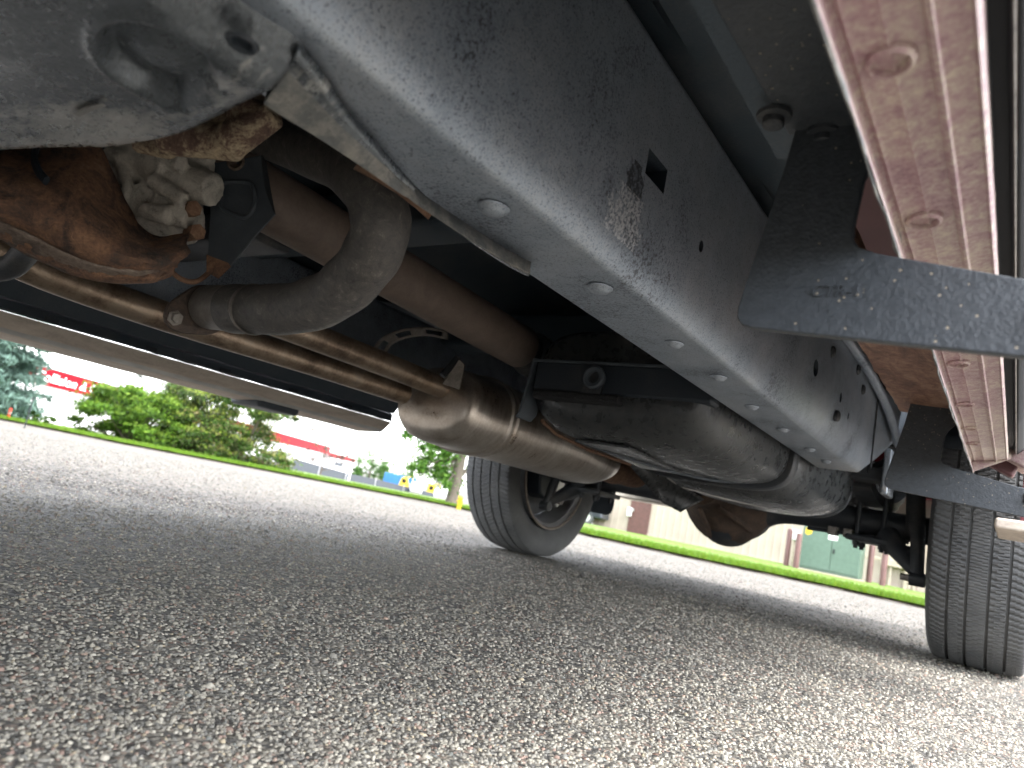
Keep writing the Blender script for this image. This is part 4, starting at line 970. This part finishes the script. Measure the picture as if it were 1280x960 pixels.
# collision shop: white wall with a red band, receding to the right
def wallpt(x, y, h): # point where the band's top edge seen at (x, y) stands h above the eye
    r = ray(x, y); return CP+r*(h/r.z)
HT = 4.5
cs_ = empty('body_shop', (0, 0, 0), 'long white building with a red sign band along its top', 'building')
E0 = wallpt(52, 458.5, HT); E1 = wallpt(412, 559, HT)
Ex = (E1-E0); Ex.z = 0; Ll = Ex.length; Ex.normalize(); En = Vector((-Ex.y, Ex.x, 0))
if En.dot(E0) < 0: En = -En
def bl_(u, z, dn=0): return Vector((E0.x, E0.y, 0))+Ex*u+En*dn+Vector((0, 0, z))
def slab(u0, u1, z0, z1, d0, d1, name, mat, parent, **k):
    return MB().prism([bl_(u0, z0, d0), bl_(u1, z0, d0), bl_(u1, z1, d0), bl_(u0, z1, d0)], En*(d1-d0)).obj(name, mat, parent, smooth=False, **k)
ZT = CH+HT; ub = ZT-2.0
slab(-30, Ll, -1.9, ZT-.05, 0, 14, 'wall', MT['white'], cs_)
band = slab(-30, Ll+.1, ub, ZT, -.25, -.02, 'sign_band', MT['red'], cs_)
slab(-30, Ll+.1, ZT, ZT+.12, -.30, .2, 'roof_trim', MT['grey'], cs_)
slab(Ll, Ll+40, -1.9, ZT-1.3, 3, 14, 'rear_wing', MT['white'], cs_)
slab(Ll, Ll+40, ZT-2.4, ZT-1.25, 2.75, 2.98, 'sign_band', MT['red'], cs_)
def upix(x):   # along-wall coordinate under photo column x
    y = 458.5+(x-52)*.279; r = ray(x, y); dxy = Vector((r.x, r.y, 0)); A = Vector((E0.x, E0.y, 0))
    det = dxy.x*(-Ex.y)+Ex.x*dxy.y; tt = (A.x*(-Ex.y)+Ex.x*A.y)/det; p = dxy*tt; return (p-A).dot(Ex)
for x, w_ in ((355, 2.2), (300, 2.2), (240, 2.2)):
    u = upix(x); f = slab(u-w_/2, u+w_/2, .1, 1.7, -.06, -.01, 'window', MT['grey'], cs_); slab(u-w_/2+.12, u+w_/2-.12, .22, 1.58, -.09, -.065, 'pane', MT['glass'], f)
u = Ll+18; slab(u, u+9, .0, 1.2, 2.9, 2.98, 'window', MT['grey'], cs_)
mt = Matrix((Ex, Vector((0, 0, 1)), Ex.cross(Vector((0, 0, 1))))).transposed().to_4x4()
u0_ = upix(62); u1_ = upix(113)
tm = text_mesh('lettering', 'Collision & Glass', 1.0, MT['wtext'], cs_, Matrix.Identity(4), .02, .006, shear=.12)
xs_ = [v.co.x for v in tm.data.vertices]; wt = max(xs_)-min(xs_)
# the visible run "llision & Gl" spans about 61 percent of the text, starting 13 percent in
k = (u1_-u0_)/(.545*wt); TMX = Matrix.Translation(bl_(u0_-.165*wt*k, ub+.45, -.30)) @ mt @ Matrix.Diagonal((k, 1.6, 1, 1))
def islands(me):
    par = list(range(len(me.vertices)))
    def fd(i):
        while par[i] != i: par[i] = par[par[i]]; i = par[i]
        return i
    for e in me.edges: par[fd(e.vertices[0])] = fd(e.vertices[1])
    g = {}
    for p in me.polygons: g.setdefault(fd(p.vertices[0]), []).append(tuple(p.vertices))
    return list(g.values())
gl = []
for fs in islands(tm.data):
    vx = [tm.data.vertices[i].co.x for f in fs for i in f]; lo, hi = min(vx), max(vx)
    for q in gl:
        if min(hi, q[1])-max(lo, q[0]) > .45*min(hi-lo, q[1]-q[0]): q[0] = min(lo, q[0]); q[1] = max(hi, q[1]); q[2] += fs; break
    else: gl.append([lo, hi, list(fs)])
src = tm.data; bpy.data.objects.remove(tm)
for lo, hi, fs in sorted(gl, key=lambda q: q[0]):
    ids = sorted({i for f in fs for i in f}); mp_ = {i: n for n, i in enumerate(ids)}
    MB().add([TMX @ src.vertices[i].co for i in ids], [tuple(mp_[i] for i in f) for f in fs]).obj('letter', MT['wtext'], band, smooth=False)
# chain-link fence with grey screening
fe = empty('screened_fence', (0, 0, 0), 'grey screened chain-link fence in front of the white building', 'fence')
fp = [(366, 572.5, 58), (400, 582, 60), (433, 591, 62), (470, 599, 64), (505, 607.5, 66), (545, 617, 68)]
FPp = [PH(*p) for p in fp]
for a, c in zip(FPp[:-1], FPp[1:]):
    a0_ = a.copy(); c0_ = c.copy(); a0_.z -= 1.55; c0_.z -= 1.55
    n = (c-a).cross(Vector((0, 0, 1))).normalized()
    MB().prism([a0_, c0_, c, a], n*.03).obj('screen_panel', MT['grey'], fe, smooth=False)
for a in FPp: MB().tube([a-Vector((0, 0, 1.8)), a+Vector((0, 0, .08))], .045, 8).obj('post', MT['galv'], fe)
b = PH(434, 607, 45); o_ = MB().tube([b-Vector((0, 0, .3)), b+Vector((0, 0, .85))], .06, 8).obj('white_post', MT['white']); tag(o_, 'slim white post standing before the grey fence', 'post')
# crab apple with purple leaves
b = GP(404, 36); t = empty('crabapple_tree', b, 'sparse purple-leaved small tree before the red band', 'tree')
trunk(O, 1.9, .05, t, .3, 12, spread=.42, lo=.25)
cen = [Vector((RNG.normal(0, .75), RNG.normal(0, .75), RNG.uniform(.7, 2.5))) for _ in range(42)]
P = clumps(cen, [.24]*42, 55, .9); quads(P, None, .05, colour([(.12, .06, .065), (.16, .10, .09), (.09, .06, .06), (.10, .11, .05)], len(P)), 'crown', MT['leaf'], t)
# round trees far behind
for px, d, w_, h, lab in ((463, 84, 3.6, 5.0, 'round green tree at the end of the white building'), (482, 96, 2.6, 4.2, 'smaller round tree beside the round green tree'), (505, 110, 4.0, 3.2, 'distant low tree above the blue container'), (447, 74, 1.2, 2.6, 'slim pale green tree at the corner of the white building')):
    b = GP(px, d); t = empty('background_tree', b, lab, 'tree', 'trees beyond the fence')
    trunk(O, h*.7, .14, t, .2, 5)
    cen = [Vector((math.cos(a)*w_*.5*k, math.sin(a)*w_*.5*k, h*(.55+.38*math.sqrt(max(0, 1-k*k))*q))) for a, k, q in zip(RNG.uniform(0, 6.28, 36), RNG.random(36)**.5, RNG.uniform(-.9, 1, 36))]
    P = clumps(cen, [w_*.16]*36, 150, .8); ci = np.repeat(RNG.uniform(.65, 1.3, 36), 150)[:, None]
    quads(P, None, .10, colour([(.05, .13, .03), (.08, .18, .035), (.10, .21, .04)], len(P))*ci, 'crown', MT['leaf'], t)
# maple with trunk beside the far wheel
b = GP(568, 20.5); t = empty('maple_tree', b, 'green maple with a grey trunk beside the far rear tyre', 'tree')
trunk(O, 5.2, .19, t, .12, 9, spread=.42, lo=.32)
br = MB()
cen = []; rad = []
lat = Vector((math.cos(azpix(568)), -math.sin(azpix(568)), 0))
for u, z, r_ in ((-.75, 1.25, .42), (-.5, .95, .40), (-.85, .85, .36), (-.35, 1.45, .45), (-.6, 1.75, .42), (-1.0, 1.5, .34), (-.25, .75, .3), (-1.1, 1.15, .26), (-.55, .55, .24), (-1.25, 1.85, .36), (-1.6, 2.0, .28), (-1.75, 1.72, .20), (-1.45, 1.62, .18), (-.9, 2.1, .45), (-.2, 2.2, .5), (.5, 1.9, .5), (.9, 1.5, .4))+tuple((RNG.uniform(-1.25, .1), RNG.uniform(.55, 2.3), RNG.uniform(.22, .4)) for _ in range(26)):
    c = lat*u+Vector((RNG.normal(0, .25), RNG.normal(0, .25), z)); cen.append(c); rad.append(r_)
    br.tube([Vector((0, 0, z+.5)), c*.5+Vector((0, 0, .5*z+.30)), c], [.035, .022, .008], 6)
br.obj('branch', MT['bark'], t)
for _ in range(60):
    a = RNG.uniform(0, 6.28); k = RNG.random()**.5*2.6; cen.append(Vector((math.cos(a)*k, math.sin(a)*k, RNG.uniform(2.5, 5.8)))); rad.append(.55)
P = clumps(cen, rad, 230, .85); ci = np.repeat(RNG.uniform(.7, 1.3, len(cen)), 230)[:, None]
quads(P, None, .055, colour([(.06, .15, .025), (.09, .20, .03), (.13, .25, .04)], len(P))*ci, 'crown', MT['leaf'], t, .9)
# yard behind the fence
def pbox(name, mat, x, ytop, d, w_, h, dep, label, cat, group=None, extra=None):
    p = PH(x, ytop, d); a = azpix(x); m = Matrix.Translation((p.x, p.y, 0)) @ Matrix.Rotation(-a, 4, 'Z')
    t = empty(name, (p.x, p.y, p.z-h), label, cat, group); t.rotation_euler = (0, 0, -a)
    return t, w_, h, dep
t, w_, h, dp = pbox('shipping_container', None, 501, 594, 80, 3.6, 2.2, 2.2, 'blue container in the yard behind the fence', 'container')
MB().box((-w_/2, 0, 0), (w_/2, dp, h)).obj('body', MT['blue'], t, bevel=.04)
for k in range(11): MB().box((-w_/2+.15+k*.32, -.05, .15), (-w_/2+.30+k*.32, .0, h-.15)).obj('rib', MT['blue'], t)
def machine(x, y, lab):
    t, w_, h, dp = pbox('yellow_machine', None, x, y, 72, 1.0, 1.9, 1.4, lab, 'machine', 'yellow machines in the yard')
    MB().prism([(-.5, 0, .4), (.5, 0, .4), (.55, 0, 1.1), (.2, 0, 1.9), (-.35, 0, 1.7), (-.5, 0, 1.0)], (0, 1.2, 0)).obj('body', MT['yellow'], t, bevel=.08)
    MB().box((-.25, -.03, 1.2), (.15, .0, 1.6)).obj('cab_window', MT['glass'], t)
    for sx in (-.35, .35): MB().lathe([(-.1, .05), (-.1, .32), (.1, .32), (.1, .05)], (sx, .1, .32), (0, 1, 0), 18, caps=True).obj('wheel', MT['rubber'], t)
    MB().tube([(.2, .2, 1.7), (.7, .2, 2.0), (.9, .2, 1.3)], [.09, .08, .06], 8).obj('arm', MT['yellow'], t)
machine(507, 595, 'left yellow machine next to the blue container'); machine(541, 604, 'right yellow machine nearest the maple trunk')
def wtank(x, y, w_, lab):
    t, _, h, dp = pbox('white_tank', None, x, y, 66, w_, 1.6, 1.2, lab, 'tank', 'white tanks in the yard')
    MB().lathe([(-w_/2, .01), (-w_/2+.03, .35), (-w_/2+.15, .55), (w_/2-.15, .55), (w_/2-.03, .35), (w_/2, .01)], (0, 0, 1.05), (1, 0, 0), 24).obj('vessel', MT['white'], t)
    for sx in (-.3, .3): MB().box((sx*w_-.06, -.4, 0), (sx*w_+.06, .4, .6)).obj('saddle', MT['grey'], t)
    MB().lathe([(0, .14), (.12, .14), (.14, .01)], (0, 0, 1.58), (0, 0, 1), 16).obj('cap', MT['grey'], t)
wtank(522, 603, 1.2, 'smaller white tank between the two yellow machines'); wtank(555, 611, 1.7, 'larger white tank left of the maple trunk')
b = GP(578, 17.5); t = empty('hydrant_post', b, 'yellow post in the grass between maple trunk and tyre', 'post')
MB().lathe([(-.1, .055), (.26, .055), (.28, .07), (.31, .07), (.35, .045), (.36, .001)], (0, 0, 0), (0, 0, 1), 16).obj('body', MT['yellow'], t)
MB().lathe([(-.085, .001), (-.085, .03), (.085, .03), (.085, .001)], (0, 0, .2), (1, 0, 0), 12).obj('outlet', MT['yellow'], t)
# tan metal-clad warehouse on the right
W0, W1 = GP(744, 34), GP(1010, 31); Wx = (W1-W0); Wx.z = 0; Wx.normalize(); Wn = Vector((-Wx.y, Wx.x, 0))
if Wn.dot(W0) < 0: Wn = -Wn
wh = empty('warehouse', W0, 'tan warehouse clad in vertical ribbed metal siding', 'building')
def wp(u, z, dn=0): return Wx*u+Wn*dn+Vector((0, 0, z))
prof = []; u = 0.0
while u < 62:
    prof += [(u, 0), (u+.19, 0), (u+.215, -.018), (u+.275, -.018), (u+.30, 0)]; u += .305
MB().grid([[wp(a, z, dd) for a, dd in prof] for z in (-.6, 6.5)]).obj('wall_siding', MT['siding'], wh, smooth=False)
MB().prism([wp(0, -.6), wp(0, 6.5), wp(0, 6.5, 25), wp(0, -.6, 25)], -Wx*.05).obj('end_wall', MT['siding'], wh, smooth=False)
MB().prism([wp(-.3, 6.5, -.4), wp(63, 6.5, -.4), wp(63, 6.5, 25), wp(-.3, 6.5, 25)], (0, 0, .25)).obj('roof', MT['maroon'], wh, smooth=False)
MB().prism([wp(0, -.6, -.06), wp(62, -.6, -.06), wp(62, .12, -.06), wp(0, .12, -.06)], Wn*.05).obj('base_trim', MT['siding'], wh, smooth=False)
def uw(x):
    a = azpix(x); d = Vector((math.sin(a), math.cos(a), 0)); det = d.x*(-Wx.y)+Wx.x*d.y
    tt = (W0.x*(-Wx.y)+Wx.x*W0.y)/det; return (d*tt-Vector((W0.x, W0.y, 0))).dot(Wx)
u = uw(798); dr = MB().prism([wp(u-.5, .0, -.07), wp(u+.5, .0, -.07), wp(u+.5, 2.15, -.07), wp(u-.5, 2.15, -.07)], Wn*.06).obj('door', MT['maroon'], wh, smooth=False)
MB().box((0, 0, 0), (.12, .05, .12), m=Matrix.Translation(wp(u-.42, 1.0, -.12))).obj('handle', MT['galv'], dr)
u2 = uw(786); MB().prism([wp(u2-.1, .75, -.2), wp(u2+.1, .75, -.2), wp(u2+.1, 1.15, -.2), wp(u2-.1, 1.15, -.2)], Wn*.18).obj('junction_box', MT['white'], wh, bevel=.02)
u3 = uw(1128); MB().prism([wp(u3-.75, .75, -.30), wp(u3+.6, .75, -.30), wp(u3+.6, 2.3, -.30), wp(u3-.75, 2.3, -.30)], Wn*.28).obj('utility_box', MT['tanbox'], wh, bevel=.03)
for du in (-.62, -.40, .1, .25, .4): MB().tube([wp(u3+du, -.4, -.18), wp(u3+du, .76, -.18)], .05, 8).obj('conduit', MT['tanbox'], wh)
# green transformer cabinet
b = GP(1036, 25); t = empty('transformer_cabinet', b, 'green two-door transformer cabinet against the tan siding', 'cabinet'); t.rotation_euler = (0, 0, math.atan2(Wx.y, Wx.x))
MB().box((-.98, -.1, -.3), (.98, 1.1, .08)).obj('pad', MT['tanbox'], t, bevel=.02)
MB().box((-.88, .03, .08), (.88, 1.0, 1.48)).obj('body', MT['green'], t, bevel=.03)
for x0, x1 in ((-.86, .02), (.035, .86)):
    dd = MB().box((x0, 0, .16), (x1, .03, 1.42)).obj('door', MT['green'], t, bevel=.012)
MB().box((.08, -.03, .72), (.13, .0, .86)).obj('handle', MT['trim'], t)
MB().box((-.10, -.006, 1.14), (.18, -.002, 1.36)).obj('notice', MT['white'], t)
MB().prism([(-.80, -.004, 1.40), (-.58, -.004, 1.40), (-.60, -.004, 1.22), (-.72, -.004, 1.16), (-.80, -.004, 1.20)], (0, -.003, 0)).obj('warning_label', MT['yellow'], t)
def bollard(px, d, h, lab):
    b = GP(px, d); t = empty('bollard', b, lab, 'bollard', 'maroon bollards by the siding')
    MB().lathe([(-.3, .085), (h-.05, .085), (h-.015, .065), (h, .001)], (0, 0, 0), (0, 0, 1), 18).obj('post', MT['maroon'], t)
    MB().lathe([(-.3, .17), (.03, .17), (.05, .10)], (0, 0, 0), (0, 0, 1), 18).obj('collar', MT['tanbox'], t)
bollard(984, 25.5, 1.28, 'leftmost maroon bollard, left of the green cabinet'); bollard(996, 24.5, 1.15, 'maroon bollard immediately left of the green cabinet')
bollard(1087, 25.5, 1.25, 'maroon bollard immediately right of the green cabinet'); bollard(1104, 24.5, 1.12, 'rightmost maroon bollard beside the tan utility box')
b = GP(991, 26.5); t = empty('meter_post', b, 'small white meter on a post between the left bollards', 'meter')
MB().box((-.04, -.04, -.2), (.04, .04, .95)).obj('post', MT['tanbox'], t); MB().box((-.13, -.1, .95), (.13, .1, 1.3)).obj('meter_box', MT['white'], t, bevel=.03)
b = GP(1099, 27); t = empty('cross_rail', b, 'tan rail linking the right bollards to the utility box', 'rail'); t.rotation_euler = (0, 0, math.atan2(Wx.y, Wx.x))
MB().box((-.75, -.03, .82), (.9, .03, .93)).obj('bar', MT['tanbox'], t, bevel=.01)
for x in (-.7, .8): MB().box((x-.03, -.02, -.2), (x+.03, .02, .82)).obj('upright', MT['tanbox'], t)
# parked car beyond the far mud flap
b = GP(742, 33); t = empty('parked_car', b, 'dark parked car glimpsed below the far mud flap', 'car'); t.rotation_euler = (0, 0, math.atan2(Wx.y, Wx.x)+R(4))
L2 = 2.2; pr_ = [(-4.2, .32), (-4.25, .75), (-3.4, .95), (-2.6, 1.42), (-1.2, 1.45), (-.4, 1.0), (.35, .88), (.42, .35)]
MB().prism([(x, 0, z) for x, z in pr_], (0, 1.75, 0)).obj('body', MT['carp'], t, bevel=.09, seg=3)
MB().prism([(-3.2, -.012, .98), (-2.55, -.012, 1.34), (-1.3, -.012, 1.36), (-.65, -.012, 1.0)], (0, .01, 0)).obj('side_window', MT['glass'], t)
for x in (-3.45, -.35):
    for y in (.02, 1.56):
        wv = bpy.data.objects.new('wheel', None); link(wv, t); wv.location = (x, y, .32)
        MB().lathe([(0, .2), (-.03, .31), (.0, .33), (.16, .33), (.18, .2)], (0, 0, 0), (0, 1, 0), 24).obj('tyre', MT['rubber'], wv)
        MB().lathe([(-.01, .2), (-.025, .19), (-.015, .06), (-.02, .001)], (0, 0, 0), (0, 1, 0), 20).obj('rim', MT['silver'], wv)
MB().box((.36, .2, .6), (.44, .5, .75)).obj('headlight', MT['white'], t, bevel=.02); MB().box((.36, 1.25, .6), (.44, 1.55, .75)).obj('headlight', MT['white'], t, bevel=.02)
